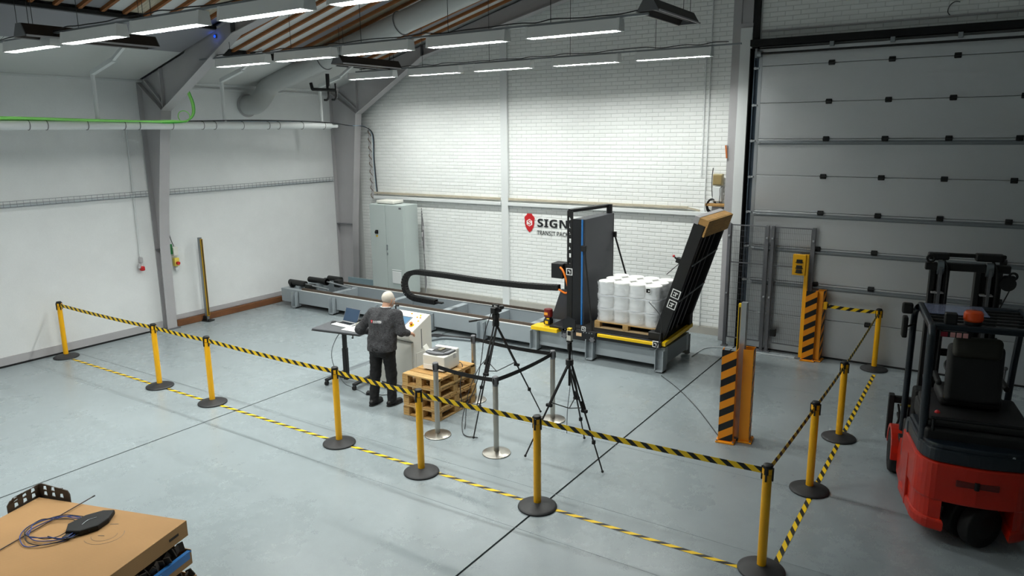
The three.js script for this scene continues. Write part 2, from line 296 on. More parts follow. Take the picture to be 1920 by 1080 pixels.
// ================================================================ OVERHEAD SERVICES
// fluorescent lamps in three rows; every lamp: housing with louvre, two end caps, tube and its light
const lampParts = (() => {
  const L = 1.19, w = .155, h = .13;                    // open box, mouth at y = 0, narrowing upwards
  const side = s => xf(ext([[s * w / 2, 0], [s * (w / 2 - .004), 0], [s * .054, h], [s * .058, h]].map(p => p), L), 0, 0, -L / 2, 0, 0, 0);
  const housing = join([side(1), side(-1), B(.115, .006, L, 0, h, 0)]);
  const cap = ext([[-w / 2, 0], [w / 2, 0], [.058, h + .004], [-.058, h + .004]], .035, .002);
  const louvre = join(Array.from({ length: 15 }, (_, i) => B(w - .012, .03, .0025, 0, .0155, -L / 2 + .07 + i * (L - .14) / 14)));
  const tube = cyl([0, .075, -L / 2 + .03], [0, .075, L / 2 - .03], .014);
  for (const g of [housing, cap, louvre, tube]) { g.applyMatrix4(new THREE.Matrix4().makeRotationY(Math.PI / 2)); uvBox(g); }
  return { L, h, housing, cap, louvre, tube };
})();
const rowName = ['near the camera', 'nearest', 'middle', 'rearmost'];
function lamp(x, z, label, group) {
  const t = thing('fluorescent_lamp', label, 'lamp', [x, LAMP_Y, z], 0, group);
  piece(t, 'housing', lampParts.housing, M.lampSteel); piece(t, 'louvre', lampParts.louvre, M.lampSteel).userData.kind = 'stuff';
  const a = piece(t, 'end_cap', lampParts.cap, M.lampSteel), b = piece(t, 'end_cap', lampParts.cap, M.lampSteel);
  a.position.x = lampParts.L / 2 - .002; b.position.x = -lampParts.L / 2 - .033;
  piece(t, 'tube', lampParts.tube, M.tube);
  const l = new THREE.RectAreaLight(LAMP_COLOR, LAMP_INTENSITY, 1.14, .09); l.position.y = .034; l.rotation.x = -Math.PI / 2; l.castShadow = true; t.add(l);
}
const rows = [
  { z: 8.1, xs: [2.83, 4.33, 5.85, 7.41, 8.96], n: 'lamp row nearest the viewer', g: 'lamps of the nearest row' },
  { z: 5.0, xs: [2.97, 4.45, 5.93, 7.5, 9.05], n: 'middle lamp row', g: 'lamps of the middle row' },
  { z: 1.47, xs: [2.45, 4.1, 5.69, 7.38, 8.93], n: 'lamp row before the brick wall', g: 'lamps of the back row' },
];
const ord = ['leftmost', 'second from left', 'third from left', 'fourth from left', 'rightmost'];
rows.forEach((r, k) => {
  r.xs.forEach((x, i) => lamp(x, r.z, `long white fluorescent lamp, ${ord[i]} in the ${r.n}`, r.g));
  const t = thing('lamp_rail', ['thin grey carrying rail and cable above the nearest lamp row', 'thin grey carrying rail and cable above the middle lamp row', 'thin grey carrying rail and cable above the back lamp row'][k], 'rail');
  const x0 = 1.7 + .15 * k, x1 = 10.0, y = LAMP_Y + lampParts.h + .022;
  mesh(t, 'carrying_rail', BX(x0, x1, y - .012, y + .012, r.z - .02, r.z + .02), M.galv);
  const rnd = rng(40 + k), pts = []; for (let x = x0 + .1; x < x1 - .1; x += .22) pts.push([x, y + .02 + rnd() * .03, r.z + (rnd() - .5) * .05]);
  mesh(t, 'cable', tube(pts, .007, 160, 5), M.cable);
  for (const x of r.xs) mesh(t, 'hanging_wire', [cyl([x - .3, y, r.z], [x - .3, roofY(x - .3), r.z], .004, 6)], M.cable);
});
for (const x of [2.9, 4.45, 6.0]) lamp(x, 11.6, `long fluorescent lamp over the near floor, ${['first', 'second', 'third'][Math.round((x - 2.9) / 1.55)]} of its row`, 'lamps over the near floor');

// three dark radiant heaters hanging along the hall
function heater(x, y, z0, z1, label) {
  const t = thing('radiant_heater', label, 'heater', [x, y, (z0 + z1) / 2], 0, 'dark heaters under the roof'), L = z1 - z0;
  mesh(t, 'reflector', xf(ext([[-.15, 0], [-.06, .15], [.06, .15], [.15, 0], [.143, 0], [.055, .142], [-.055, .142], [-.143, 0]], L), 0, 0, -L / 2), mat(0x2c241e, .45, .5));
  const cap = [[-.15, 0], [-.06, .15], [.06, .15], [.15, 0]];
  mesh(t, 'end_plate', xf(ext(cap, .012), 0, 0, L / 2), M.steelDark); mesh(t, 'end_plate', xf(ext(cap, .012), 0, 0, -L / 2 - .012), M.steelDark);
  mesh(t, 'lip', [BX(-.165, -.148, -.01, .012, -L / 2, L / 2), BX(.148, .165, -.01, .012, -L / 2, L / 2)], M.steel);
  mesh(t, 'burner_tube', cyl([0, .06, -L / 2], [0, .06, L / 2], .03), M.black);
  for (const dz of [-L * .42, L * .42]) mesh(t, 'hanging_wire', [cyl([-.05, .15, dz], [-.05, roofY(x) - y, dz], .004, 6), cyl([.05, .15, dz], [.05, roofY(x) - y, dz], .004, 6)], M.cable);
}
heater(3.35, 4.92, 6.75, 8.45, 'dark trough heater hanging at upper left before the grey ceiling panel');
heater(3.1, 4.98, 1.45, 3.05, 'dark trough heater hanging above the coat hook shaped bracket');
heater(9.5, 5.2, 2.35, 3.85, 'dark trough heater hanging alone before the upper brick wall');

{ // ventilation duct up the roof slope
  const t = thing('ventilation_duct', 'large round grey ventilation duct rising along the roof slope', 'duct');
  const y = x => 4.62 + .245 * x, z = 2.5, ductMat = mat(0xb4b7b6, .5);
  mesh(t, 'duct_pipe', cyl([.62, y(.62), z], [9.3, y(9.3), z], .2, 32), ductMat);
  mesh(t, 'duct_elbow', tube([[.8, y(.8), z], [.6, y(.6) - .005, z + .0], [.46, y(.46) - .08, z + .03], [.38, y(.38) - .22, z + .1], [.3, 4.36, z + .2], [0, 4.33, z + .22]], .2, 30, 24), ductMat);
  for (const x of [2.2, 4.2, 6.3]) mesh(t, 'duct_seam', xf(tor(.212, .008, 0, 0, 0, 0, Math.PI / 2), x, y(x), z, 0, 0, Math.atan(.245)), M.steelDark);
  mesh(t, 'wall_collar', cyl([.0, 4.33, z + .22], [.03, 4.33, z + .22], .24, 28), M.steel);
}
{ // black pipe rack with hooks hanging under the duct
  const t = thing('pipe_bracket', 'black pipe bracket with hooked ends hanging under the grey duct', 'bracket');
  const P = (x, y) => [1.55 + x, 4.62 + y, 1.9];
  mesh(t, 'crossbar', [cyl(P(-.42, .03), P(.32, -.02), .035, 10), cyl(P(-.42, .03), P(-.46, .16), .035, 10)], M.black);
  mesh(t, 'stem', cyl(P(.05, 0), P(.05, .32), .04, 10), M.black);
  for (const x of [.04, .27]) mesh(t, 'hook', tube([P(x, .12), P(x + .01, .0), P(x + .01, -.14), P(x - .04, -.2), P(x - .12, -.2)], .022, 24, 8), M.black);
}
{ // big pale pipe along the left wall, with risers and the cables lying on it
  const t = thing('heating_pipe', 'pale insulated pipe running along the left wall below the ceiling', 'pipe');
  const y = 3.905, x = .85;
  mesh(t, 'main_pipe', cyl([x, y, 1.2], [x, y, 15.9], .07, 20), M.whiteMetal);
  mesh(t, 'pipe_end', [cyl([x, y - .01, 1.0], [x, y - .01, 1.2], .04, 14)], M.whiteMetal);
  for (const z of [6.32, 3.9, 1.44]) mesh(t, 'riser', [cyl([x, y + .04, z], [x, 4.74, z], .034, 14), sph(.036, x, 4.74, z), bar([x, 4.74, z], [x + .62, 4.74 + .28 * .62, z - .03], .068, .068), bar([x + .6, 4.745 + .28 * .6, z - .03], [x + 1.15, 4.9 + .28 * 1.15, z - .06], .05, .05)], z < 1 ? M.white : M.whiteMetal);
  for (let i = 0; i < 14; i++) { const z = 1.4 + i * .5 + (i % 3) * .12; mesh(t, 'cable_tie', tor(.075, .004, x, y, z, 0, 0, 0), M.blackMatte); }
  const g = thing('green_cable_bundle', 'bundle of green cables lying on the pale wall pipe, looping up at its end', 'cable bundle');
  for (let k = 0; k < 4; k++) mesh(g, 'green_cable', tube([[x - .03 + k * .025, y + .075, 11], [x - .03 + k * .025, y + .08 + .012 * k, 8], [x + .01 + k * .02, y + .075 + .01 * (k % 2), 6.4], [x + .05 + k * .015, y + .07, 5.6], [x + .08, y + .05 + .01 * k, 5.1], [x + .05, y + .09, 4.72], [x + .03, y + .2, 4.57 + k * .01], [x, y + .38, 4.53 + k * .012], [x - .04, y + .62, 4.58 + k * .012]], .016, 120, 7), k > 0 ? M.cableLime : M.cableGreen);
  mesh(g, 'small_loop', tor(.1, .008, x + .04, y + .16, 4.78, 0, 1.2, 0), M.cableLime);
  const w = thing('grey_cable_bundle', 'grey cables lying on the wall pipe towards the corner and down the brick wall', 'cable bundle');
  for (let k = 0; k < 3; k++) mesh(w, 'cable', tube([[x - .02 + k * .03, y + .08, 4.7], [x + k * .03, y + .085 + .01 * k, 3.2], [x + .02 + k * .02, y + .08, 1.6], [x + .02 + k * .02, y + .05, 1.1], [x + .04, y - .0, .6 + k * .02], [.92, y - .02, .2 + k * .02], [.98 + k * .015, y - .15, .05], [1.0 + k * .015, y - .8, .04], [1.05 + k * .015, 2.3, .04]], .009, 120, 6), k ? M.cable : mat(0x9fb9cc, .5));
}
{ // wire cable trays on the left wall, two runs
  const run = (z0, z1, label) => {
    const t = thing('cable_tray', label, 'cable tray', [0, 0, 0], 0, 'wire trays on the left wall');
    const y = 2.66; mesh(t, 'wire_rail', [y, y + .05, y - .05].map(v => cyl([.07, v, z0], [.07, v, z1], .0045, 6)).concat([cyl([.02, y - .05, z0], [.02, y - .05, z1], .0045, 6)]), M.galv);
    const rungs = []; for (let z = z0 + .05; z < z1; z += .1) rungs.push(B(.004, .1, .004, .07, y, z), B(.06, .004, .004, .04, y - .05, z)); 
    const m = mesh(t, 'wire_rung', rungs, M.galv); m.userData.kind = 'stuff';
    mesh(t, 'cable', [tube([[.04, y - .03, z0], [.045, y - .02, (z0 + z1) / 2 - .4], [.04, y - .035, (z0 + z1) / 2 + .5], [.04, y - .03, z1]], .009, 40, 6), cyl([.03, y - .035, z0], [.03, y - .035, z1], .01, 6)], M.cableWhite);
  };
  run(.45, 4.86, 'wire cable tray on the white left wall between the two portal frames');
  run(5.14, 13.5, 'wire cable tray on the left wall at the picture edge, left of the frame');
}
{ // wall sockets
  const t = thing('hanging_socket', 'grey and red socket hanging on the white wall left of the column', 'socket', [0, 0, 5.42]);
  mesh(t, 'conduit', [cyl([.03, 1.5, 0], [.03, 3.84, -.02], .012), cyl([.06, 3.6, .06], [.06, 3.84, .06], .006)], M.whiteMetal);
  mesh(t, 'socket_body', [RB(.06, .1, .06, .012, .04, 1.43, 0), cyl([.04, 1.37, .03], [.05, 1.28, .05], .03)], M.steel);
  mesh(t, 'plug', [RB(.08, .085, .075, .02, .06, 1.27, 0)], M.red);
  const s = thing('socket_panel', 'green and yellow switch and socket panel on the wall right of the column', 'socket panel', [0, 0, 4.72]);
  mesh(s, 'first_aid_box', RB(.07, .17, .1, .008, .045, 1.5, 0), M.offwhite); mesh(s, 'green_plate', RB(.02, .2, .05, .006, .04, 1.55, .07), mat(0x1e7a3c, .5));
  mesh(s, 'yellow_box', RB(.08, .16, .1, .01, .05, 1.29, 0), mat(0xe9d25a, .5)); mesh(s, 'red_knob', cyl([.09, 1.27, 0], [.14, 1.27, 0], .032), M.red);
  mesh(s, 'grey_socket', RB(.06, .07, .06, .01, .04, 1.15, 0), M.whiteMetal); mesh(s, 'cable', tube([[.03, 1.6, 0], [.03, 1.75, .05], [.03, 2.1, .1], [.03, 2.6, .1]], .007), M.cable);
}
{ // yellow edged steel post by the left wall
  const t = thing('sensor_post', 'tall grey post with a yellow and black edge standing by the left wall', 'post', [.16, 0, 4.23], .2);
  mesh(t, 'profile', [BX(-.035, .02, .02, 1.72, -.03, .03)], M.galv);
  mesh(t, 'edge_strip', [BX(.02, .045, .1, 1.69, -.025, .025)], mat(0xb98f12, .5));
  mesh(t, 'black_insert', [BX(.045, .049, .12, 1.68, -.01, .012)], M.blackMatte);
  mesh(t, 'foot', [RB(.2, .02, .16, .006, .03, .012, .02), B(.08, .09, .02, -.02, .06, .05), cyl([.09, .02, .07], [.09, .05, .07], .012), cyl([-.05, .02, .07], [-.05, .05, .07], .012)], M.black);
}
{ // conduit twist on the brick wall by the corner
  const t = thing('wrapped_riser', 'wrapped cable riser with dark ties climbing the brick wall by the corner', 'cable riser');
  mesh(t, 'cable_core', cyl([.92, 2.2, .04], [.90, 3.86, .04], .02), M.steel);
  const h = []; for (let i = 0; i < 60; i++) { const a = i * .9, y = 2.2 + i * 1.62 / 60; h.push([.91 + .028 * Math.cos(a), y, .05 + .028 * Math.sin(a)]); } mesh(t, 'spiral_wrap', tube(h, .009, 240, 5), mat(0x6b5a4c, .7));
}
{ // boxes and hose coil beside the pier
  const t = thing('junction_box', 'beige junction box with cables mounted on the brick wall beside the pier', 'junction box', [9.25, 2.86, .035]);
  mesh(t, 'box', RB(.17, .2, .1, .01, .06, 0, .06), mat(0xb7ab86, .6)); mesh(t, 'lid', RB(.15, .16, .02, .005, .06, 0, .115), mat(0x8d7a4d, .6)); mesh(t, 'lower_box', RB(.15, .26, .1, .01, .06, -.25, .06), M.whiteMetal);
  mesh(t, 'cable', [tube([[-.05, .2, .03], [-.06, 0, .04], [-.04, -.3, .04], [.0, -.42, .04]], .008), tube([[.14, -.12, .08], [.18, -.14, .32], [.19, -.24, .34], [.18, -.36, .33], [.15, -.4, .08]], .006)], M.cable);
  const s = thing('wall_shelf', 'small wooden wall shelf under the junction box beside the pier', 'shelf', [9.28, 2.42, .035]);
  mesh(s, 'board', RB(.36, .045, .16, .006, .03, 0, .1), M.woodB); mesh(s, 'bracket_box', RB(.2, .3, .1, .01, .05, -.17, .06), M.steel);
  const c = thing('cable_coil', 'black cable coil hanging on the brick wall beside the pier', 'cable coil', [9.22, 2.40, .13]);
  for (let k = 0; k < 4; k++) mesh(c, 'loop', xf(tor(.085 + .006 * k, .009, 0, 0, 0), 0, 0, (k - 1.5) * .014, .2 * (k - 1.5), .6, 0).scale(.8, 1.25, 1), M.cable);
  mesh(c, 'hook', cyl([0, .1, -.06], [0, .1, .05], .01), M.galv);
  const b = thing('orange_tag', 'small orange tag hung on the pier high up by the door', 'tag', [9.5, 3.35, .33]);
  mesh(b, 'strip', [xf(RB(.03, .22, .012, .004), 0, 0, 0, 0, 0, .12)], mat(0xb8642c, .6)); mesh(b, 'pin', cyl([.01, .1, -.03], [.01, .1, .015], .006), M.galv);
}
{ const t = thing('indicator_lamp', 'tiny blue indicator light on the grey frame above the lamps', 'light', [2.353, 5.322, 5.02]); mesh(t, 'socket', cyl([0, 0, -.01], [0, 0, .012], .03, 14), M.steelDark); mesh(t, 'lens', sph(.022, 0, 0, .014, 1, 1, .5, 12), mat(0x1030ff, .3, 0, { emissive: new THREE.Color(0x1450ff), emissiveIntensity: 1.0 })); const l = new THREE.PointLight(0x2060ff, .008); l.position.set(0, 0, .04); l.castShadow = true; t.add(l); }
// company lettering and emblem painted on the brick wall
const font = await new FontLoader().loadAsync('fonts/droid/droid_sans_bold.typeface.json');
const fontR = await new FontLoader().loadAsync('fonts/droid/droid_sans_regular.typeface.json');
function text(s, size, depth, f = font, sx = 1) { const g = plain(new TextGeometry(s, { font: f, size, depth, curveSegments: 5, bevelEnabled: false })); g.scale(sx, 1, 1); return g; }
{
  const t = thing('wall_sign', 'black wall lettering with a red shield emblem on the white brick wall', 'sign', [5.33, 1.86, .004]);
  const sh = [[0, .2], [.035, .185], [.09, .2], [.125, .17], [.13, .09]].map(p => p);
  const right = [[0, .19], [.055, .19], [.07, .16], [.105, .135], [.125, .10], [.115, .06], [.115, -.02], [.09, -.1], [.04, -.17], [0, -.20]];
  mesh(t, 'shield', ext([...right, ...right.slice(1, -1).reverse().map(([x, y]) => [-x, y])], .006, .001), M.red);
  const hexa = [], k = .078; for (let i = 0; i < 6; i++) hexa.push([k * Math.sin(i * Math.PI / 3), k * Math.cos(i * Math.PI / 3)]);
  mesh(t, 'emblem', xf(ext(hexa, .003), 0, .0, .006), M.white);
  const S = (a, b) => bar([...a, .0105], [...b, .0105], .015, .003, 0);
  mesh(t, 'emblem_letter', [S([.04, .035], [0, .05]), S([0, .05], [-.04, .028]), S([-.04, .028], [.04, -.018]), S([.04, -.018], [0, -.05]), S([0, -.05], [-.04, -.03])], M.red);
  mesh(t, 'lettering', xf(text('SIGNODE', .165, .005, font, 1.36), .18, -.07, 0), M.darkText);
  mesh(t, 'small_lettering', xf(text('TRANSIT PACKAGING', .083, .004, fontR, 1.0), .18, -.235, 0), M.darkText);
}

// ================================================================ BARRIERS ON THE FLOOR
// belt between two points: thin ribbon, striped along its length, with a little sag
function ribbon(p, q, w, sag, period, thick = .003, n = 24) {
  p = V(...p); q = V(...q); const d = q.clone().sub(p), l = d.length(), side = V(-d.z, 0, d.x).normalize().multiplyScalar(thick / 2);
  const P = [], U = [], at = (i, s, t) => { const k = i / n, c = p.clone().addScaledVector(d, k); c.y -= sag * 4 * k * (1 - k); return c.addScaledVector(side, s).add(V(0, t * w / 2, 0)); };
  const quad = (a, b, c, e, ua, ub, va, vb) => { for (const [v, u] of [[a, [ua, va]], [b, [ub, va]], [c, [ub, vb]], [a, [ua, va]], [c, [ub, vb]], [e, [ua, vb]]]) { P.push(v.x, v.y, v.z); U.push(...u); } };
  for (let i = 0; i < n; i++) {
    const ua = i / n * l / period, ub = (i + 1) / n * l / period;
    for (const s of [-1, 1]) quad(at(i, s, -1), at(i + 1, s, -1), at(i + 1, s, 1), at(i, s, 1), ua, ub, 0, 1);
    for (const t of [-1, 1]) quad(at(i, -1, t), at(i + 1, -1, t), at(i + 1, 1, t), at(i, 1, t), ua, ub, t < 0 ? 0 : .98, t < 0 ? .02 : 1);
  }
  const g = new THREE.BufferGeometry(); g.setAttribute('position', new THREE.Float32BufferAttribute(P, 3)); g.setAttribute('uv', new THREE.Float32BufferAttribute(U, 2)); g.computeVertexNormals(); return g;
}
const post = (() => {
  const t = thing('barrier_post', 'yellow barrier post on a black base, farthest left, standing before the white wall', 'barrier post', [.28, 0, 7.07], 0, 'yellow barrier posts with striped belts');
  mesh(t, 'base', lathe([[0, 0], [.195, 0], [.2, .008], [.197, .018], [.175, .03], [.12, .042], [.07, .052], [.052, .056], [.04, .06], [0, .06]], 36), M.darkBase);
  mesh(t, 'tube', lathe([[0, .05], [.0385, .05], [.0385, .9], [0, .9]], 28), M.yellow);
  const h = mesh(t, 'head', [lathe([[0, .9], [.039, .9], [.041, .905], [.041, .975], [.036, .985], [.012, .988], [0, .988]], 28)], M.black);
  for (let k = 0; k < 4; k++) { const a = k * Math.PI / 2; mesh(h, 'belt_clip', [B(.018, .12, .014, .042 * Math.cos(a), .905, .042 * Math.sin(a), 0, -a, 0)], M.black); }
  for (let k = 0; k < 4; k++) { const a = k * Math.PI / 2 + Math.PI / 4; mesh(h, 'yellow_inset', B(.03, .05, .006, .04 * Math.sin(a), .93, .04 * Math.cos(a), 0, a, 0), M.yellow); }
  return t;
})();
const posts = [[.28, 7.07], [3.11, 7.09], [4.42, 7.1], [6.99, 7.13], [8.36, 7.2], [9.86, 7.17], [12.06, 7.08], [12.1, 5.35], [12.12, 3.77], [12.11, .67]];
const postLabels = [, 'yellow barrier post, second from left, before the grey wall column', 'yellow barrier post, third from left, right of the long floor joint', 'yellow barrier post in front of the rolling desk', 'yellow barrier post directly in front of the wooden pallets', 'yellow barrier post at front centre beside the slanting dark floor joint', 'yellow barrier post at the front right corner where the belt turns', 'yellow barrier post second along the right side, behind the corner post', 'yellow barrier post third along the right side, near the orange guards', 'yellow barrier post farthest right, standing close to the big door'];
const postObj = posts.map((p, i) => i ? copy(post, postLabels[i], [p[0], 0, p[1]]) : post);
const BY = .925;
for (let i = 0; i < 9; i++) {                          // each belt is pulled out of the post it starts from
  const [ax, az] = posts[i], [bx, bz] = posts[i + 1], dx = bx - ax, dz = bz - az, l = Math.hypot(dx, dz), k = .048 / l;
  const b = mesh(postObj[i], 'belt', ribbon([dx * k, BY, dz * k], [dx * (1 - k), BY, dz * (1 - k)], .055, .012 * l / 2.5, .145), M.hazard, true); b.userData.label = 'yellow and black striped belt';
}
{ const [ax, az] = posts[9]; mesh(postObj[9], 'belt', ribbon([-.05, BY, 0], [11.34 - ax, .945, .70 - az], .055, .01, .145), M.hazard, true).userData.label = 'yellow and black striped belt'; }
// hazard tape stuck on the floor
function floorTape(p, q, label) {
  const d = V(q[0] - p[0], 0, q[1] - p[1]), l = d.length(), g = plain(new THREE.BoxGeometry(l, .0015, .05)), u = g.attributes.uv, ps = g.attributes.position;
  for (let i = 0; i < u.count; i++) u.setXY(i, ps.getX(i) / .2, ps.getZ(i) / .05 + .5);
  xf(g, (p[0] + q[0]) / 2, .0018, (p[1] + q[1]) / 2, 0, -Math.atan2(d.z, d.x), 0);
  tag(mesh(scene, 'floor_tape', g, M.hazard, true), label, 'floor tape');
}
floorTape([.5, 7.08], [12.02, 7.135], 'long yellow and black tape stuck on the floor under the front row of posts');
floorTape([12.14, 7.02], [12.15, .95], 'yellow and black tape stuck on the floor under the right row of posts');

// brushed steel posts with black belts around the tripods
const steelPost = (() => {
  const t = thing('queue_post', 'brushed steel queue post in front of the wooden pallets', 'queue post', [7.86, 0, 6.29], 0, 'steel queue posts with black belts');
  mesh(t, 'base', lathe([[0, 0], [.165, 0], [.17, .006], [.166, .014], [.1, .024], [.04, .032], [0, .034]], 36), M.inox);
  mesh(t, 'tube', lathe([[0, .02], [.032, .02], [.032, .95], [0, .95]], 24), M.inox);
  const h = mesh(t, 'head', lathe([[0, .84], [.034, .84], [.035, .945], [.03, .955], [0, .957]], 24), M.steelDark);
  for (let k = 0; k < 4; k++) { const a = k * Math.PI / 2; mesh(h, 'belt_clip', B(.016, .07, .012, .036 * Math.cos(a), .9, .036 * Math.sin(a), 0, -a, 0), M.black); }
  return t;
})();
const sp = [[7.86, 6.29], [8.79, 6.34], [8.84, 5.1], [7.53, 5.05]];
const spObj = sp.map((p, i) => i ? copy(steelPost, [, 'brushed steel queue post on a wide round base, nearest of the four steel posts', 'brushed steel queue post between the two black tripods', 'brushed steel queue post behind the camera tripod, farthest of the four'][i], [p[0], 0, p[1]]) : steelPost);
for (let i = 0; i < 3; i++) { const dx = sp[i + 1][0] - sp[i][0], dz = sp[i + 1][1] - sp[i][1], k = .04 / Math.hypot(dx, dz); mesh(spObj[i], 'belt', ribbon([dx * k, .905, dz * k], [dx * (1 - k), .905, dz * (1 - k)], .05, .02, .2), M.blackMatte, true).userData.label = 'plain black belt'; }

// tripods
function tripod(label, top, feet, headFn) {
  const t = thing('tripod', label, 'tripod', [top[0], 0, top[2]]);
  const A = V(0, top[1], 0);
  mesh(t, 'crown', [cyl([0, top[1] - .03, 0], [0, top[1] + .03, 0], .045, 16)], M.black);
  for (const f of feet) {
    const F = V(f[0] - top[0], .02, f[1] - top[2]), at = k => A.clone().lerp(F, k), d = V(F.x, 0, F.z).normalize(), s = V(-d.z, 0, d.x);
    const off = (k, o) => { const p = at(k).addScaledVector(s, o); return [p.x, p.y, p.z]; };
    const leg = mesh(t, 'leg', [cyl(off(.03, .022), off(.45, .022), .011, 8), cyl(off(.03, -.022), off(.45, -.022), .011, 8), cyl(off(.36, 0), off(.74, 0), .0105, 8), cyl(off(.7, 0), off(.985, 0), .0085, 8)], M.black);
    mesh(leg, 'clamp', [RB(.075, .035, .035, .006, ...off(.45, 0)), RB(.035, .045, .035, .006, ...off(.73, 0))], M.blackMatte);
    mesh(leg, 'rubber_foot', sph(.016, ...off(.99, 0), 1, 1, 1, 10), M.rubber);
    mesh(leg, 'spreader', cyl(off(.42, 0), [0, top[1] * .52, 0], .006, 6), M.black);
  }
  headFn(t, top[1]);
}
tripod('black tripod carrying a video camera with a pan handle beside the pallets', [8.25, 1.33, 5.53], [[8.334, 6.18], [7.79, 5.37], [8.6, 5.0]], (t, y) => {
  const h = mesh(t, 'fluid_head', [cyl([0, y + .02, 0], [0, y + .09, 0], .04, 14), RB(.07, .07, .09, .015, 0, y + .1, 0)], M.black);
  mesh(h, 'pan_handle', [cyl([-.02, y + .08, .04], [-.28, y + .03, .16], .009, 8), cyl([-.2, y + .045, .123], [-.3, y + .026, .17], .014, 8)], M.black);
  const c = mesh(t, 'video_camera', [RB(.075, .08, .16, .012, 0, y + .18, -.01), cyl([0, y + .185, -.09], [0, y + .185, -.15], .03, 16)], M.black);
  mesh(c, 'top_handle', [B(.09, .012, .022, 0, y + .245, 0), B(.012, .03, .022, -.04, y + .228, 0), B(.012, .03, .022, .04, y + .228, 0)], M.black);
  mesh(c, 'side_screen', xf(RB(.06, .045, .008, .003), .07, y + .2, .03, 0, -.3, 0), M.panelDark);
  mesh(t, 'cable', [tube([[-.03, y + .15, .05], [-.1, y - .1, .1], [-.14, y - .5, .15], [-.2, .5, .2], [-.28, .2, .35], [-.2, .02, .5], [-.05, .012, .62], [.1, .012, .58]], .006, 60, 5), tube([[.02, y + .1, .04], [-.05, y - .4, .12], [-.25, .7, .05], [-.36, .35, .15], [-.3, .02, .3], [-.2, .012, .45]], .005, 50, 5)], M.cable);
});
tripod('black tripod with a small white and yellow box camera on a raised column', [9.57, 1.16, 5.98], [[9.15, 6.28], [10.1, 6.17], [9.5, 5.46]], (t, y) => {
  const c = mesh(t, 'centre_column', cyl([0, y - .28, 0], [0, y + .17, 0], .014, 12), M.black);
  mesh(c, 'ball_head', [cyl([0, y + .14, 0], [0, y + .2, 0], .028, 14), sph(.028, 0, y + .215, 0), RB(.06, .018, .05, .004, 0, y + .245, 0)], M.black);
  const k = mesh(t, 'box_camera', [RB(.055, .12, .05, .006, 0, y + .315, 0)], M.offwhite);
  mesh(k, 'dark_face', RB(.04, .05, .01, .003, .005, y + .345, .024), M.black); mesh(k, 'yellow_cap', RB(.05, .03, .045, .006, .0, y + .385, 0), M.yellowDeep);
  mesh(t, 'cable', tube([[.02, y + .3, .0], [.05, y, .03], [.03, .6, .1], [-.02, .3, .02]], .004, 30, 5), M.cable);
});

// orange column guards, light curtain post, mesh fence
function guard(name, label, pos, turn, g) {            // U-shaped guard: striped front plate, two flanges, base plate
  const t = thing(name, label, 'column guard', pos, turn, g), w = .17, h = 1.14;
  const f = plain(new THREE.BoxGeometry(w, h, .006)), u = f.attributes.uv, p = f.attributes.position; for (let i = 0; i < u.count; i++) u.setXY(i, p.getX(i) / .17 + .5, (p.getY(i) + h / 2) / .19); xf(f, 0, h / 2 + .03, 0);
  mesh(t, 'striped_plate', f, M.hazardOrange, true);
  mesh(t, 'flange', BX(-w / 2, -w / 2 + .006, .03, h + .03, -.12, 0), M.orange); mesh(t, 'flange', BX(w / 2 - .006, w / 2, .03, h + .03, -.12, 0), M.orange);
  mesh(t, 'foot_plate', [RB(w + .05, .02, .16, .004, 0, .011, -.045), BX(-w / 2, w / 2, .02, .06, -.004, .002)], M.orange);
  mesh(t, 'anchor_bolt', [cyl([-w / 2 - .01, .02, .015], [-w / 2 - .01, .035, .015], .01, 8), cyl([w / 2 + .01, .02, .015], [w / 2 + .01, .035, .015], .01, 8)], M.galv);
}
M.hazardOrange = mat(0xffffff, .5, 0, { map: T.hazardOrange });
guard('column_guard', 'orange column guard with black stripes facing the viewer, left of the front pair', [10.985, 0, 4.64], .12, 'orange guards with black stripes');
guard('column_guard', 'orange column guard seen from its plain inner side, right of the front pair', [11.22, 0, 4.42], 1.7, 'orange guards with black stripes');
guard('column_guard', 'orange column guard with black stripes near the big door, facing the viewer', [11.13, 0, .77], .12, 'orange guards with black stripes');
guard('column_guard', 'orange column guard seen edge on beside the striped guard at the door', [11.30, 0, .62], 1.5, 'orange guards with black stripes');
{
  const t = thing('light_curtain_post', 'aluminium sensor post with a yellow edge standing between the front guards', 'sensor post', [11.06, 0, 4.42]);
  mesh(t, 'aluminium_profile', [BX(-.02, .045, .02, 1.72, -.035, .035), BX(.045, .052, .02, 1.72, -.012, .012)], M.alu);
  mesh(t, 'yellow_housing', BX(-.055, -.02, .06, 1.70, -.025, .025), M.yellowDeep); mesh(t, 'front_lens', BX(-.045, -.028, .1, 1.66, .025, .028), M.blackMatte);
  mesh(t, 'foot', [RB(.16, .016, .16, .004, 0, .01, 0), cyl([.06, .016, .06], [.06, .05, .06], .01, 8)], M.black);
  const c = thing('control_post', 'yellow sensor post with a black slotted control box by the mesh fence', 'control post', [11.0, 0, .66]);
  mesh(c, 'yellow_post', RBX(-.03, .03, .02, 1.74, -.03, .03, .006), M.yellow);
  const b = mesh(c, 'control_box', RBX(-.21, -.01, 1.40, 1.74, .0, .06, .006), M.yellow);
  for (const y of [1.63, 1.535, 1.465]) mesh(b, 'black_slot', [RBX(-.15, -.06, y - .03, y + .03, .055, .075, .005), BX(-.165, -.045, y - .022, y - .012, .058, .07)], M.black);
  mesh(c, 'foot', RB(.16, .016, .14, .004, 0, .01, 0), M.steelDark);
  const r = thing('belt_receiver', 'yellow wall end of the striped belt fixed on the orange guard by the door', 'belt end', [11.335, .945, .7]);
  mesh(r, 'case', RB(.06, .12, .06, .01, -.0, 0, -.0), M.yellow); mesh(r, 'clip', RB(.016, .07, .05, .004, .036, 0, 0), M.black);
}
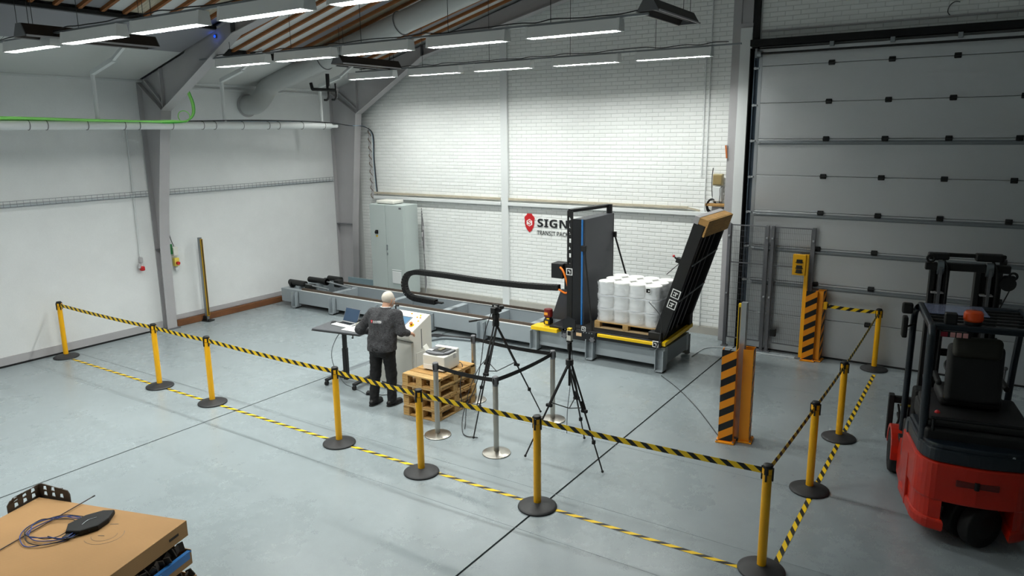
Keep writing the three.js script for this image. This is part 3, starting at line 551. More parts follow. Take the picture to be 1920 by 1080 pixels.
{
  const t = thing('mesh_fence', 'grey wire mesh safety fence standing before the left edge of the big door', 'fence', [0, 0, .56]);
  for (const x of [9.70, 10.33, 10.42, 11.06]) { const p = mesh(t, 'fence_post', [BX(x - .025, x + .025, .01, 2.16, -.025, .025)], M.steelDark); mesh(p, 'foot_plate', RB(.11, .014, .09, .004, x, .008, 0), M.steelDark); for (const y of [1.95, .95]) mesh(p, 'clamp', RB(.03, .03, .02, .005, x, y, .03), M.alu); }
  for (const [a, b] of [[9.73, 10.30], [10.45, 11.03]]) {
    mesh(t, 'panel_frame', [.17, 1.5, 2.14].map(y => BX(a, b, y - .009, y + .009, -.009, .009)).concat([BX(a, a + .014, .17, 2.14, -.008, .008), BX(b - .014, b, .17, 2.14, -.008, .008)]), M.steelDark);
    const w = []; for (let x = a + .03; x < b; x += .03) w.push(B(.003, 1.96, .003, x, 1.155, 0)); for (let y = .25; y < 2.14; y += .1) w.push(B(b - a, .003, .003, (a + b) / 2, y, .003));
    mesh(t, 'wire_mesh', w, M.steelDark).userData.kind = 'stuff';
  }
  mesh(t, 'lock_box', RB(.1, .13, .06, .008, 10.52, .36, .03), M.black);
  const s = thing('side_fence', 'narrow grey mesh fence leaf running from the fence back to the brick wall', 'fence', [9.66, 0, .3]);
  mesh(s, 'fence_post', [BX(-.02, .02, .01, 2.14, -.2, -.16), BX(-.02, .02, .01, 2.16, .14, .18)], M.steelDark);
  mesh(s, 'panel_frame', [.2, 1.5, 2.12].map(y => BX(-.008, .008, y - .008, y + .008, -.18, .16)), M.steelDark);
}

// ================================================================ THE IMPACT TEST MACHINE
{
  const t = thing('test_track', 'long grey steel track bed of the test machine on short feet before the brick wall', 'machine bed', [0, 0, 0]);
  const x0 = .37, x1 = 9.36;
  mesh(t, 'front_beam', RBX(x0, x1, .10, .395, 2.38, 2.5, .008), M.machine); mesh(t, 'rear_beam', RBX(x0, x1, .10, .395, 1.42, 1.54, .008), M.machine);
  mesh(t, 'end_beam', RBX(x0, x0 + .12, .12, .39, 1.54, 2.38, .006), M.machine); mesh(t, 'end_beam', RBX(x1 - .12, x1, .12, .39, 1.54, 2.38, .006), M.machineDark);
  mesh(t, 'floor_tray', BX(x0 + .12, x1 - .12, .16, .175, 1.54, 2.38), M.machineDark);
  for (const x of [1.7, 3.3, 4.75, 5.75, 6.75, 8.0]) mesh(t, 'cross_member', RBX(x - .07, x + .07, .18, .37, 1.54, 2.38, .008), M.machine);
  for (const z of [2.43, 1.48]) { const r = mesh(t, 'guide_rail', [BX(1.0, x1 - .05, .395, .425, z - .035, z + .035), BX(1.0, x1 - .05, .425, .44, z - .02, z + .02)], M.rust); mesh(r, 'rail_edge', BX(1.0, x1 - .05, .396, .4, z + .036, z + .06), M.white); }
  for (const x of [.86, 2.02, 3.35, 4.65, 5.86, 7.0, 8.08, 9.3]) for (const [z, s] of [[2.5, 1], [1.42, -1]]) {
    const f = mesh(t, 'foot', [BX(x - .07, x - .058, .02, .36, z - .02 * s - .04, z + .1 * s + (s > 0 ? 0 : .06)), BX(x + .058, x + .07, .02, .36, z - .02 * s - .04, z + .1 * s + (s > 0 ? 0 : .06)), BX(x - .07, x + .07, .02, .035, z - .06, z + .1 * s + (s > 0 ? 0 : .06)), BX(x - .07, x + .07, .02, .36, z + (s > 0 ? 0 : -.012), z + (s > 0 ? .012 : 0))], M.machine);
    mesh(f, 'levelling_pad', cyl([x, 0, z + .06 * s], [x, .022, z + .06 * s], .03, 12), M.steelDark);
  }
  const d = thing('drive_unit', 'black cylinder drive unit with rods on the left end of the track bed', 'drive unit', [0, 0, 0]);
  mesh(d, 'cylinder', [cyl([.45, .50, 2.3], [.95, .50, 2.3], .065, 18), cyl([.5, .47, 2.3], [.55, .47, 2.3], .085, 18)], M.black); mesh(d, 'cylinder', [cyl([.72, .53, 1.98], [1.28, .53, 1.98], .065, 18), cyl([1.22, .53, 1.98], [1.28, .53, 1.98], .085, 18)], M.black);
  mesh(d, 'cylinder', [cyl([.95, .52, 1.62], [1.35, .52, 1.62], .06, 18)], M.black);
  mesh(d, 'support', [BX(.75, .82, .17, .45, 2.2, 2.4), BX(1.0, 1.1, .17, .48, 1.85, 2.1), BX(1.1, 1.2, .17, .48, 1.55, 1.7)], M.machine);
  mesh(d, 'piston_rod', [cyl([.95, .5, 2.3], [1.6, .44, 2.25], .018, 10), cyl([1.28, .53, 1.98], [2.0, .46, 1.95], .018, 10)], M.alu);
  mesh(d, 'black_block', [RB(.2, .14, .16, .02, 1.05, .43, 2.26), RB(.16, .16, .16, .02, 1.45, .48, 1.8)], M.black);
  tag(mesh(scene, 'curb_panel', [RBX(.5, 1.40, .10, .33, .56, .60, .006), RBX(.5, 1.40, .0, .1, .5, .64, .006)], mat(0x7f949c, .5)), 'bluish grey low panel on the floor in the corner left of the cabinet', 'panel');
}
{ // grey control cabinet by the wall
  const t = thing('control_cabinet', 'tall pale green-grey steel control cabinet with two doors against the brick wall', 'cabinet', [1.44, 0, .22]);
  const w = 1.02, h = 2.15, d = .5;
  mesh(t, 'plinth', BX(.02, w - .02, 0, .11, .02, d - .02), M.blackMatte);
  mesh(t, 'carcass', RBX(0, w, .1, h, 0, d - .02, .01), M.cabinet);
  const l = mesh(t, 'door', RBX(.006, w * .47, .13, h - .01, d - .02, d, .006), M.cabinet), r = mesh(t, 'door', RBX(w * .47 + .008, w - .006, .13, h - .01, d - .02, d, .006), M.cabinet);
  mesh(l, 'main_switch', [RBX(.17, .25, 1.47, 1.56, d, d + .012, .004), cyl([.21, 1.51, d], [.21, 1.51, d + .05], .028), B(.014, .07, .02, .21, 1.51, d + .05)], M.black); mesh(l, 'notice', BX(.18, .23, 1.40, 1.44, d, d + .002), M.yellowDeep);
  mesh(r, 'handle', [RBX(.50, .525, 1.12, 1.24, d, d + .03, .006)], M.galv); mesh(r, 'handle', RBX(.50, .525, 1.0, 1.06, d, d + .02, .006), M.galv);
  mesh(r, 'document_pocket', [RBX(.64, .90, .36, .64, d, d + .02, .006), BX(.63, .91, .66, .675, d, d + .012)], M.whiteMetal); mesh(r, 'name_plate', BX(.9, .97, 2.06, 2.1, d, d + .003), M.steelDark);
  mesh(t, 'side_panel', RBX(w, w + .004, .15, h - .05, .03, d - .06, .001), M.cabinet);
  const u = thing('roof_fan', 'flat white ventilation unit on top of the control cabinet', 'fan unit', [1.85, 2.152, .46]);
  mesh(u, 'cover', RB(.52, .07, .36, .02, 0, .045, 0), M.offwhite); mesh(u, 'seal', B(.48, .012, .32, 0, .006, 0), M.blackMatte);
  const c = thing('cable_hanks', 'loose grey cables hanging down the right side of the control cabinet', 'cables', [2.5, 0, .12]);
  for (let k = 0; k < 6; k++) mesh(c, 'cable', tube([[.02 + k * .02, 2.05 - k * .03, .03 + k * .02], [.05 + k * .012, 1.7, .08], [.03 + k * .02, 1.4 - .05 * k, .06 + .01 * k], [.06, 1.0, .04], [.05 + .01 * k, .3, .03], [.04, .05, .03]], .007, 40, 5), k % 2 ? M.steel : M.cable);
  mesh(c, 'connector', [RB(.03, .1, .04, .006, .08, 1.45, .1), RB(.03, .1, .04, .006, .05, 1.25, .08), RB(.03, .08, .04, .006, .1, 1.6, .08)], M.steel);
}
{ // moving carriage
  const t = thing('test_carriage', 'black test carriage with yellow edges riding on the track bed', 'carriage', [0, 0, 0]);
  mesh(t, 'deck', [RBX(7.3, 9.22, .445, .50, 1.32, 2.56, .01)], M.panelDark);
  mesh(t, 'deck_mat', BX(7.66, 9.16, .50, .506, 1.36, 2.5), M.blackMatte);
  const yb = mesh(t, 'side_bumper', RBX(8.23, 9.2, .44, .49, 2.57, 2.61, .008), M.yellowDeep); mesh(yb, 'bumper_rail', RBX(8.21, 9.24, .385, .44, 2.55, 2.59, .006), M.black);
  mesh(t, 'end_bumper', [bar([9.345, .46, 2.54], [9.345, .5, 1.3], .06, .06)], M.yellowDeep);
  mesh(t, 'end_frame', [RBX(9.2, 9.32, .40, .50, 1.3, 2.58, .01)], M.black);
  const sp = mesh(t, 'side_plate', [RBX(7.46, 8.1, .33, .49, 2.57, 2.595, .004), xf(ext([[-.12, 0], [.12, 0], [.12, .2], [-.02, .26], [-.12, .15]], .02), 7.6, .45, 2.575)], M.panelDark);
  for (const x of [7.53, 7.58, 7.63, 7.68, 7.88, 7.93, 7.98, 8.03]) mesh(sp, 'bolt', [cyl([x, .475, 2.59], [x, .475, 2.6], .009, 6)], M.alu);
  for (const x of [7.52, 8.04]) mesh(sp, 'star_knob', [cyl([x, .37, 2.59], [x, .37, 2.615], .04, 8)].concat(Array.from({ length: 6 }, (_, i) => sph(.014, x + .04 * Math.cos(i * 1.047), .37 + .04 * Math.sin(i * 1.047), 2.605, 1, 1, .6, 8))), M.steelDark);
  mesh(sp, 'rating_plate', BX(7.74, 7.84, .40, .455, 2.594, 2.598), mat(0xd9b68c, .5));
  // yellow toe plate with the scanner
  const yp = mesh(t, 'toe_plate', xf(ext([[0, 0], [.5, 0], [.5, .3], [.08, .3], [0, .2]], .055, .006).rotateX(-Math.PI / 2), 6.88, .40, 2.62), M.yellowDeep);
  const sc = mesh(t, 'safety_scanner', [RB(.13, .10, .13, .02, 7.12, .53, 2.45), cyl([7.12, .58, 2.45], [7.12, .64, 2.45], .06, 16)], M.black); mesh(sc, 'yellow_face', [BX(7.09, 7.15, .50, .55, 2.514, 2.518), BX(7.12, 7.17, .58, .60, 2.505, 2.512)], M.yellowDeep);
  mesh(sc, 'red_dome', [cyl([7.12, .62, 2.45], [7.12, .74, 2.45], .075, 24), cyl([7.12, .74, 2.45], [7.12, .75, 2.45], .068, 24)], mat(0x6e1512, .35)); mesh(sc, 'warning_label', BX(7.08, 7.15, .655, .70, 2.524, 2.528), mat(0xf0a030, .5));
  // curved grey fairing, motor column
  const fair = [[6.98, .5], [7.38, .5], [7.36, .75], [7.4, 1.0], [7.18, 1.0], [7.1, .85], [7.0, .6]];
  mesh(t, 'fairing', xf(ext([[6.95, .48], [7.36, .48], [7.35, 1.02], [7.16, 1.02], [7.1, .86], [7.03, .66]], .05, .006), 0, 0, 2.02), M.panelGrey);
  mesh(t, 'motor_column', [RBX(7.2, 7.46, .5, 1.5, 1.75, 2.05, .02), cyl([7.3, 1.5, 1.9], [7.3, 1.56, 1.9], .11, 24)], M.black);
  mesh(t, 'terminal_box', RBX(6.97, 7.2, 1.22, 1.48, 1.85, 2.1, .01), M.panelDark);
  mesh(t, 'orange_hose', tube([[7.16, 1.42, 2.11], [7.24, 1.38, 2.16], [7.32, 1.2, 2.17], [7.34, 1.03, 2.15], [7.28, .98, 2.12], [7.1, 1.01, 2.05]], .018, 40, 10), M.cableOrange);
  // the upright panel, its perforated frame and braces
  mesh(t, 'bulkhead_panel', RBX(7.5, 7.72, .506, 2.30, 1.2, 2.28, .008), M.panelGrey);
  mesh(t, 'front_edge', BX(7.5, 7.655, .506, 2.30, 2.281, 2.292), M.panelDark); mesh(t, 'blue_strip', BX(7.66, 7.69, .506, 2.29, 2.281, 2.294), M.blue);
  const hole = (y, s) => s ? [[.025, y], [.075, y], [.075, y + .075], [.025, y + .075]] : [[.02, y], [.07, y + .02], [.03, y + .085]];
  const holes = []; for (let y = .06, k = 0; y < 1.0; y += .125, k++) holes.push(hole(y, k % 2 === 0));
  const fr = mesh(t, 'perforated_post', [xf(ext([[0, 0], [.1, 0], [.1, 1.1], [0, 1.1]], .03, 0, holes), 7.385, 1.33, 2.25), BX(7.385, 7.485, .506, 1.33, 2.25, 2.28), BX(7.385, 7.485, 1.33, 2.43, 2.22, 2.225).scale(1, 1, 1)].slice(0, 2), M.black);
  mesh(t, 'top_frame', [bar([7.43, 2.43, 2.28], [7.62, 2.43, 1.2], .06, .05), RBX(7.6, 7.7, 2.3, 2.46, 1.2, 1.24, .006)], M.black);
  mesh(t, 'rear_post', RBX(7.62, 7.72, .506, 2.30, 1.17, 1.2, .006), M.black);
  for (const [z, y] of [[2.31, 1.82], [1.16, 1.92]]) { const b = mesh(t, 'brace', cyl([7.73, y, z], [8.0 + (z < 2 ? .2 : 0), .51, z + (z < 2 ? .0 : .22)], .016, 10), M.black); mesh(b, 'brace_bracket', RB(.09, .1, .05, .01, 7.72, y, z), M.black); }
  // white squares with a black mark, used as measuring targets
  const target = (p, x, y, z, s, rz = 0, rx = 0) => { const a = mesh(p, 'target_plate', xf(RB(s, s, .004, .002), x, y, z, rx, 0, rz), M.white); mesh(a, 'target_mark', [xf(B(s * .74, s * .74, .002), x, y, z + .0028, rx, 0, rz)], M.blackMatte); mesh(a, 'target_spot', [xf(B(s * .3, s * .12, .002), x - .06 * s, y + .12 * s, z + .0042, rx, 0, rz), xf(B(s * .12, s * .36, .002), x + .12 * s, y - .05 * s, z + .0042, rx, 0, rz)], M.white); };
  for (const o of t.children) if (['side_plate', 'toe_plate', 'safety_scanner', 'fairing', 'motor_column', 'terminal_box', 'orange_hose', 'bulkhead_panel', 'front_edge', 'blue_strip', 'perforated_post', 'top_frame', 'rear_post', 'brace'].includes(o.name)) o.position.x = .1;   // the tower stands 10 cm further right
  target(t, 7.535, 1.40, 2.288, .12); target(t, 9.25, .475, 2.63, .1); target(t, 7.98, .535, 2.6, .075);
  // drag chain
  const ch = thing('cable_chain', 'black plastic cable chain looping beside the track to the carriage', 'cable chain');
  const path = new THREE.CatmullRomCurve3([[7.12, 1.03], [6.6, 1.0], [5.9, .985], [5.2, .985], [4.6, 1.0], [4.1, 1.0], [3.78, .99], [3.57, .91], [3.48, .74], [3.53, .55], [3.68, .46], [3.95, .435], [4.3, .43]].map(p => V(p[0], p[1] - .02, 1.9)), false, 'centripetal');
  const N = 78, link = join([B(.04, .012, .1, 0, .042, 0), B(.04, .012, .1, 0, -.042, 0), RB(.062, .1, .013, .012, 0, 0, .053), RB(.062, .1, .013, .012, 0, 0, -.053), cyl([.018, 0, .058], [.018, 0, .064], .014, 8)]); uvBox(link);
  for (let i = 0; i < N; i++) { const k = (i + .5) / N, p = path.getPointAt(k), d = path.getTangentAt(k), m = piece(ch, 'chain_link', link, M.black); m.position.copy(p); m.rotation.z = Math.atan2(d.y, d.x); }
  mesh(ch, 'inner_cable', tube(path.getPoints(30).map(p => [p.x, p.y, p.z]), .018, 120, 6), M.cable); mesh(ch, 'chain_end', RB(.22, .03, .08, .006, 4.36, .41, 1.9), M.black);
}
{ // leaning rack at the right end of the carriage
  const t = thing('backstop_rack', 'black rack leaning outwards at the right end of the test carriage', 'rack', [9.17, .5, 0]);
  const a = Math.atan2(.62, 1.93), L = 1.97;
  const tilt = g => g.applyMatrix4(new THREE.Matrix4().makeRotationZ(-a));      // built upright, then leaned to the right
  for (const z of [2.4, 1.36]) { const s = mesh(t, 'side_rail', tilt(join([RBX(-.05, .13, .03, L, z - .05, z + .05, .008)])), M.black); mesh(s, 'rail_slot', tilt(join([BX(.131, .135, .1, L - .2, z - .02, z + .02)])), M.panelDark); }
  for (const z of [2.1, 1.88, 1.66]) mesh(t, 'rib', tilt(join([RBX(.02, .1, .1, L - .06, z - .025, z + .025, .006)])), M.panelDark);
  mesh(t, 'face_plate', tilt(join([BX(-.05, -.035, .05, L - .03, 1.38, 2.38)])), M.black);
  for (const y of [.72, 1.32]) mesh(t, 'tie_bar', tilt(join([cyl([.14, y, 2.4], [.14, y + .12, 1.36], .012, 8)])), M.galv);
  const w = mesh(t, 'top_board', tilt(join([RBX(-.02, .15, L - .01, L + .09, 1.3, 2.46, .006)])), M.woodB); mesh(w, 'grey_cap', tilt(join([RBX(-.06, .02, L - .02, L + .095, 1.3, 2.465, .006)])), M.steel);
  mesh(w, 'board_face', tilt(join([RBX(.14, .17, L - .17, L + .085, 1.3, 2.46, .005)])), M.woodB);
  mesh(t, 'hinge_block', [RBX(-.1, .12, -.04, .12, 2.32, 2.5, .01)], M.black); mesh(t, 'hinge_block', [RBX(-.02, .2, -.0, .22, 1.3, 1.44, .01)], M.black);
  const h = mesh(t, 'latch', tilt(join([RBX(-.12, -.05, 1.28, 1.36, 2.36, 2.44, .008), cyl([-.12, 1.32, 2.4], [-.16, 1.34, 2.4], .014, 8)])), M.black); mesh(h, 'red_knob', tilt(join([sph(.02, -.18, 1.35, 2.4, 1, 1, 1, 10)])), M.red);
  mesh(t, 'tension_cord', cyl([.30, 1.22, 2.3], [-.25, .84, 1.4], .007, 6), M.cable);
  for (const y of [.82, .64]) { const c = tilt(join([RBX(-.005, .135, y - .07, y + .07, 2.451, 2.455, .001)])); const p = mesh(t, 'target_plate', c, M.white); mesh(p, 'target_mark', tilt(join([BX(.01, .12, y - .055, y + .055, 2.455, 2.457)])), M.blackMatte); mesh(p, 'target_spot', tilt(join([BX(.03, .1, y + .01, y + .025, 2.457, 2.459), BX(.06, .078, y - .035, y + .03, 2.457, 2.459), BX(.03, .05, y - .035, y - .015, 2.457, 2.459)])), M.white); }
  mesh(t, 'loose_cable', tube([[-.1, .6, 2.5], [.12, .4, 2.56], [.15, .1, 2.62], [.08, -.1, 2.66], [-.02, -.12, 2.62]], .006, 30, 5), M.cable);
}
// pallet builder: top boards along x, three bearers along z, blocks, bottom boards
function palletParts(t, w, d, nTop, mats) {
  const bt = .02, H = .144, bh = .078, g = d / nTop;
  for (let i = 0; i < nTop; i++) mesh(t, 'top_board', RB(w, bt, g - .016, .003, 0, H - bt / 2, -d / 2 + g * (i + .5)), mats[i % 3]);
  const xs = [-w / 2 + .05, 0, w / 2 - .05], zs = [-d / 2 + .05, 0, d / 2 - .05];
  for (const x of xs) { mesh(t, 'bearer', RB(.1, bt, d, .003, x, H - bt * 1.5, 0), mats[1]); mesh(t, 'bottom_board', RB(.1, bt, d, .003, x, bt / 2, 0), mats[2]); for (const z of zs) mesh(t, 'block', RB(.1, bh + .026, .1, .003, x, .02 + (bh + .026) / 2, z), mats[0]); }
  for (const z of [zs[0], zs[2]]) mesh(t, 'end_board', RB(w - .2, bt, .09, .003, 0, bt / 2, z), mats[1]);
}
{ // the load: white buckets in film on a pallet
  const p = thing('load_pallet', 'pale wooden pallet under the film wrapped white buckets on the carriage', 'pallet', [8.6, .506, 1.9]);
  const ws = [M.woodC, mat(0xe3c9a0, .75, 0, { map: rep(T.grain, .5) }), M.woodC];
  const W = 1.12, D = .86;
  for (let i = 0; i < 6; i++) mesh(p, 'top_board', RB(W, .018, D / 6 - .012, .003, 0, .111, -D / 2 + D / 6 * (i + .5)), ws[i % 3]);
  for (const x of [-.51, 0, .51]) for (const z of [-.38, 0, .38]) mesh(p, 'block', RB(.1, .08, .1, .003, x, .062, z), ws[0]);
  for (const z of [-.38, 0, .38]) mesh(p, 'bottom_board', RB(W, .02, .1, .003, 0, .011, z), ws[1]);
  const nx = 4, nz = 3, ny = 3, sx = .274, sz = .274, H = .226, layer = ['bottom', 'middle', 'top'], row = ['front', 'middle', 'back'], col = ['leftmost', 'second', 'third', 'rightmost'];
  const bucketGeo = join([lathe([[0, 0], [.112, 0], [.118, .008], [.128, .17], [.130, .185], [.134, .187], [.134, .2], [0, .2]], 20)]), lidGeo = lathe([[.137, .188], [.138, .212], [.132, .218], [.118, .214], [.112, .206], [0, .206]], 20), handleGeo = tor(.1, .003, 0, .12, .134, .5, 0, Math.PI, Math.PI);
  for (const g of [bucketGeo, lidGeo, handleGeo]) uvBox(g);
  for (let l = 0; l < ny; l++) for (let k = 0; k < nz; k++) for (let i = 0; i < nx; i++) {
    if (l < 2 && k > 0 && i < 3) continue;             // nothing of these shows
    const b = thing('plastic_bucket', `white plastic bucket in film, ${layer[l]} layer, ${row[k]} row, ${col[i]}${i === 1 || i === 2 ? ' from left' : ''}`, 'bucket', [8.6 + (i - 1.5) * sx, .628 + l * H, 1.9 + (1 - k) * sz], 0, 'white buckets on the carriage');
    piece(b, 'body', bucketGeo, M.white); piece(b, 'lid', lidGeo, M.white); piece(b, 'handle', handleGeo, M.whiteMetal);
  }
  // film: four wavy sides and a loose top edge
  const film = new THREE.MeshPhysicalMaterial({ color: 0xfafcff, roughness: .2, transmission: .72, thickness: 0, ior: 1.4, specularIntensity: 1 });
  const rnd = noise(63, 24), P = [], U = [], seg = 96, rowsN = 22, hx = .555, hz = .415, rc = .1;
  const per = k => { const s = ((k % seg) + seg) % seg / seg * Math.PI * 2, c = Math.cos(s), n = Math.sin(s), e = .22; return [Math.sign(c) * Math.abs(c) ** e * hx, Math.sign(n) * Math.abs(n) ** e * hz]; };
  const pt = (k, j) => { const [x, z] = per(k), v = j / rowsN, w = (rnd(((k % seg) + seg) % seg / seg, v * .9) - .5) * .022 + .006 * Math.cos(v * Math.PI * 6), l = Math.hypot(x, z); return [x * (1 + w / l), .07 + v * .665 + (j === rowsN ? (rnd(((k % seg) + seg) % seg / seg, .95) - .5) * .03 : 0), z * (1 + w / l)]; };
  for (let j = 0; j < rowsN; j++) for (let k = 0; k < seg; k++) { const a = pt(k, j), b = pt(k + 1, j), c = pt(k + 1, j + 1), d = pt(k, j + 1); P.push(...a, ...c, ...b, ...a, ...d, ...c); }
  let g = new THREE.BufferGeometry(); g.setAttribute('position', new THREE.Float32BufferAttribute(P, 3)); g.setAttribute('uv', new THREE.Float32BufferAttribute(new Float32Array(P.length / 3 * 2), 2)); g = mergeVertices(g); g.computeVertexNormals();
  const f = thing('stretch_film', 'clear stretch film wrapped around the white buckets', 'film', [8.6, .55, 1.9]);
  piece(f, 'wrap', g, film);
  const rope = j => { const q = []; for (let k = 0; k < 48; k++) { const a = pt(k * 2, j); q.push([a[0] * 1.004, a[1], a[2] * 1.004]); } return tube(q, .006, 140, 5, true); };
  mesh(f, 'film_fold', [rope(8), rope(15)], film);
  const m = thing('load_marker', 'small white square with a black mark stuck on the wrapped buckets', 'marker', [8.98, 1.235, 2.325]);
  mesh(m, 'plate', RB(.085, .085, .004, .002), M.white); mesh(m, 'mark', B(.068, .068, .002, 0, 0, .003), M.blackMatte); mesh(m, 'spot', [B(.02, .02, .002, .012, -.004, .0045)], M.white);
}
{ // thin cables crossing the floor
  tag(mesh(scene, 'floor_cable', tube([[9.39, .008, 2.7], [9.8, .006, 3.1], [10.3, .006, 3.7], [10.9, .006, 4.55]], .006, 40, 5), M.cable), 'thin dark cable lying on the floor from the machine to the orange guards', 'cable');
  tag(mesh(scene, 'floor_cable', tube([[9.45, .01, 1.5], [9.5, .008, .9], [9.7, .008, .75], [10.6, .008, .74], [11.0, .008, .7]], .008, 40, 5), M.cableWhite), 'pale cable lying on the floor between the machine and the mesh fence', 'cable');
}

// ================================================================ WORK PLACE: DESK, CONSOLE, PALLETS, PRINTER
const DT = .157;                                       // the desk is turned a little
const deskAt = (u, y, v) => [5.13 + u * Math.cos(DT) - v * Math.sin(DT), y, 5.84 - u * Math.sin(DT) - v * Math.cos(DT)];   // u to the right, v to the back
{
  const t = thing('rolling_desk', 'dark grey height-adjustable desk on a black column and four castors', 'desk', deskAt(.42, 0, .28), DT);
  mesh(t, 'tabletop', RB(.86, .03, .52, .012, 0, .885, .0), mat(0x54565a, .5)); mesh(t, 'edge_lip', RB(.87, .012, .53, .005, 0, .868, 0), M.black);
  mesh(t, 'lever', [cyl([.3, .86, .24], [.34, .85, .3], .01, 8), sph(.016, .345, .848, .31, 1, 1, 1, 8)], M.black);
  mesh(t, 'column', [RB(.07, .5, .07, .008, -.08, .3, -.05), RB(.055, .45, .055, .006, -.08, .65, -.05), B(.4, .02, .12, -.05, .86, -.03)], M.black);
  mesh(t, 'base', [RB(.5, .035, .05, .008, -.02, .09, -.05), RB(.06, .035, .42, .008, .24, .085, .0), RB(.06, .035, .42, .008, -.28, .085, -.02), RB(.16, .03, .14, .008, -.08, .1, -.05)], M.black);
  for (const [x, z] of [[.24, .2], [.24, -.2], [-.28, .18], [-.28, -.22]]) { const c = mesh(t, 'castor', [cyl([x - .018, .035, z], [x - .006, .035, z], .034, 16), cyl([x + .006, .035, z], [x + .018, .035, z], .034, 16)], M.rubber); mesh(c, 'fork', [RB(.03, .05, .04, .006, x, .06, z - .012), cyl([x, .06, z], [x, .085, z], .01, 8)], M.steelDark); }
  const l = thing('laptop', 'open grey laptop with a bluish screen on the rolling desk', 'laptop', deskAt(.33, .902, .36), DT - .22);
  mesh(l, 'base', RB(.33, .016, .23, .006, 0, .008, 0), M.lampSteel); mesh(l, 'keyboard', RB(.29, .003, .11, .001, 0, .017, -.04), M.panelDark); mesh(l, 'touchpad', RB(.1, .002, .06, .001, 0, .0165, .07), M.steel);
  const lid = x => x.applyMatrix4(new THREE.Matrix4().makeRotationX(-.42)).applyMatrix4(new THREE.Matrix4().makeTranslation(0, .014, -.112));
  mesh(l, 'lid', lid(RB(.33, .22, .008, .004, 0, .11, 0)), M.steelDark); mesh(l, 'screen', lid(B(.31, .195, .002, 0, .112, .0046)), mat(0x2c3c50, .25, 0, { emissive: new THREE.Color(0x4f6a86), emissiveIntensity: .1 }));
  const p = thing('paper_sheet', 'white paper sheets lying on the desk in front of the laptop', 'paper', deskAt(.62, .901, .20), DT - .1);
  mesh(p, 'sheet', RB(.3, .003, .21, .001, 0, .002, 0), M.white); mesh(p, 'sheet', xf(RB(.21, .002, .297, .0008, .03, .0046, .01), 0, 0, 0, 0, 1.3, 0), M.white); mesh(p, 'pen', cyl([.05, .011, .05], [.08, .011, -.06], .004, 6), M.black);
  const b = thing('small_box', 'small beige device with a shiny front on the desk beside the laptop', 'box', deskAt(.62, .901, .36), DT - .1);
  mesh(b, 'case', RB(.11, .06, .09, .01, 0, .03, 0), mat(0x9a978c, .4)); mesh(b, 'front', RB(.07, .035, .006, .002, .01, .03, .046), M.alu);
  const g = thing('black_pouch', 'dark soft pouch lying on the desk behind the small beige device', 'pouch', deskAt(.62, .901, .46), DT);
  mesh(g, 'bag', sph(.1, 0, .04, 0, 1.25, .42, .7, 20), M.panelDark); mesh(g, 'flap', RB(.15, .012, .08, .005, 0, .083, 0), M.black);
  const m = thing('phone', 'black phone lying at the left rear edge of the desk', 'phone', deskAt(.1, .901, .40), DT + .6); mesh(m, 'case', RB(.075, .009, .15, .004, 0, .0045, 0), M.black); mesh(m, 'glass', RB(.066, .001, .135, .0004, 0, .0095, 0), M.panelDark);
  tag(mesh(scene, 'power_cable', tube([deskAt(.36, .862, .3), deskAt(.34, .75, .14), deskAt(.33, .55, .02), deskAt(.42, .3, -.02), deskAt(.52, .09, .05), deskAt(.56, .02, .14), deskAt(.75, .008, .08), deskAt(.95, .008, -.02)], .006, 60, 6), mat(0x6c7276, .6)), 'grey cable hanging from the desk to the floor', 'cable');
  const a = thing('power_adapter', 'black power adapter on the floor between the desk and the man', 'adapter', [6.12, 0, 5.66], .5);
  mesh(a, 'block', RB(.15, .05, .08, .012, 0, .026, 0), M.black); mesh(a, 'cable', tube([[.07, .02, 0], [.16, .01, .04], [.24, .008, .02], [.3, .008, .1], [.3, .008, .25]], .005, 24, 5), M.cable);
  tag(mesh(scene, 'cable_cover', xf(ext([[-.06, 0], [.06, 0], [.035, .016], [-.035, .016]], 2.45, .001), 5.02, .001, 2.66, 0, -.01, 0), M.machineDark), 'grey ramped cable cover on the floor running from the desk to the machine', 'cable cover');
  const h = thing('hose_bundle', 'black and grey hoses lying on the floor along the foot of the machine', 'hoses', [0, 0, 0]);
mesh(h, 'black_hose', tube([[5.0, .03, 3.15], [4.85, .025, 2.95], [4.9, .03, 2.74], [5.3, .03, 2.68], [5.7, .05, 2.62]], .02, 50, 8), M.cable); mesh(h, 'black_hose', tube([[4.5, .03, 2.66], [4.75, .025, 2.78], [5.1, .03, 2.80], [5.5, .03, 2.64]], .018, 50, 8), M.cable); mesh(h, 'grey_duct', tube([[5.1, .03, 3.05], [5.2, .03, 2.85], [5.5, .03, 2.74], [5.9, .03, 2.66]], .022, 50, 8), M.machineDark);
}
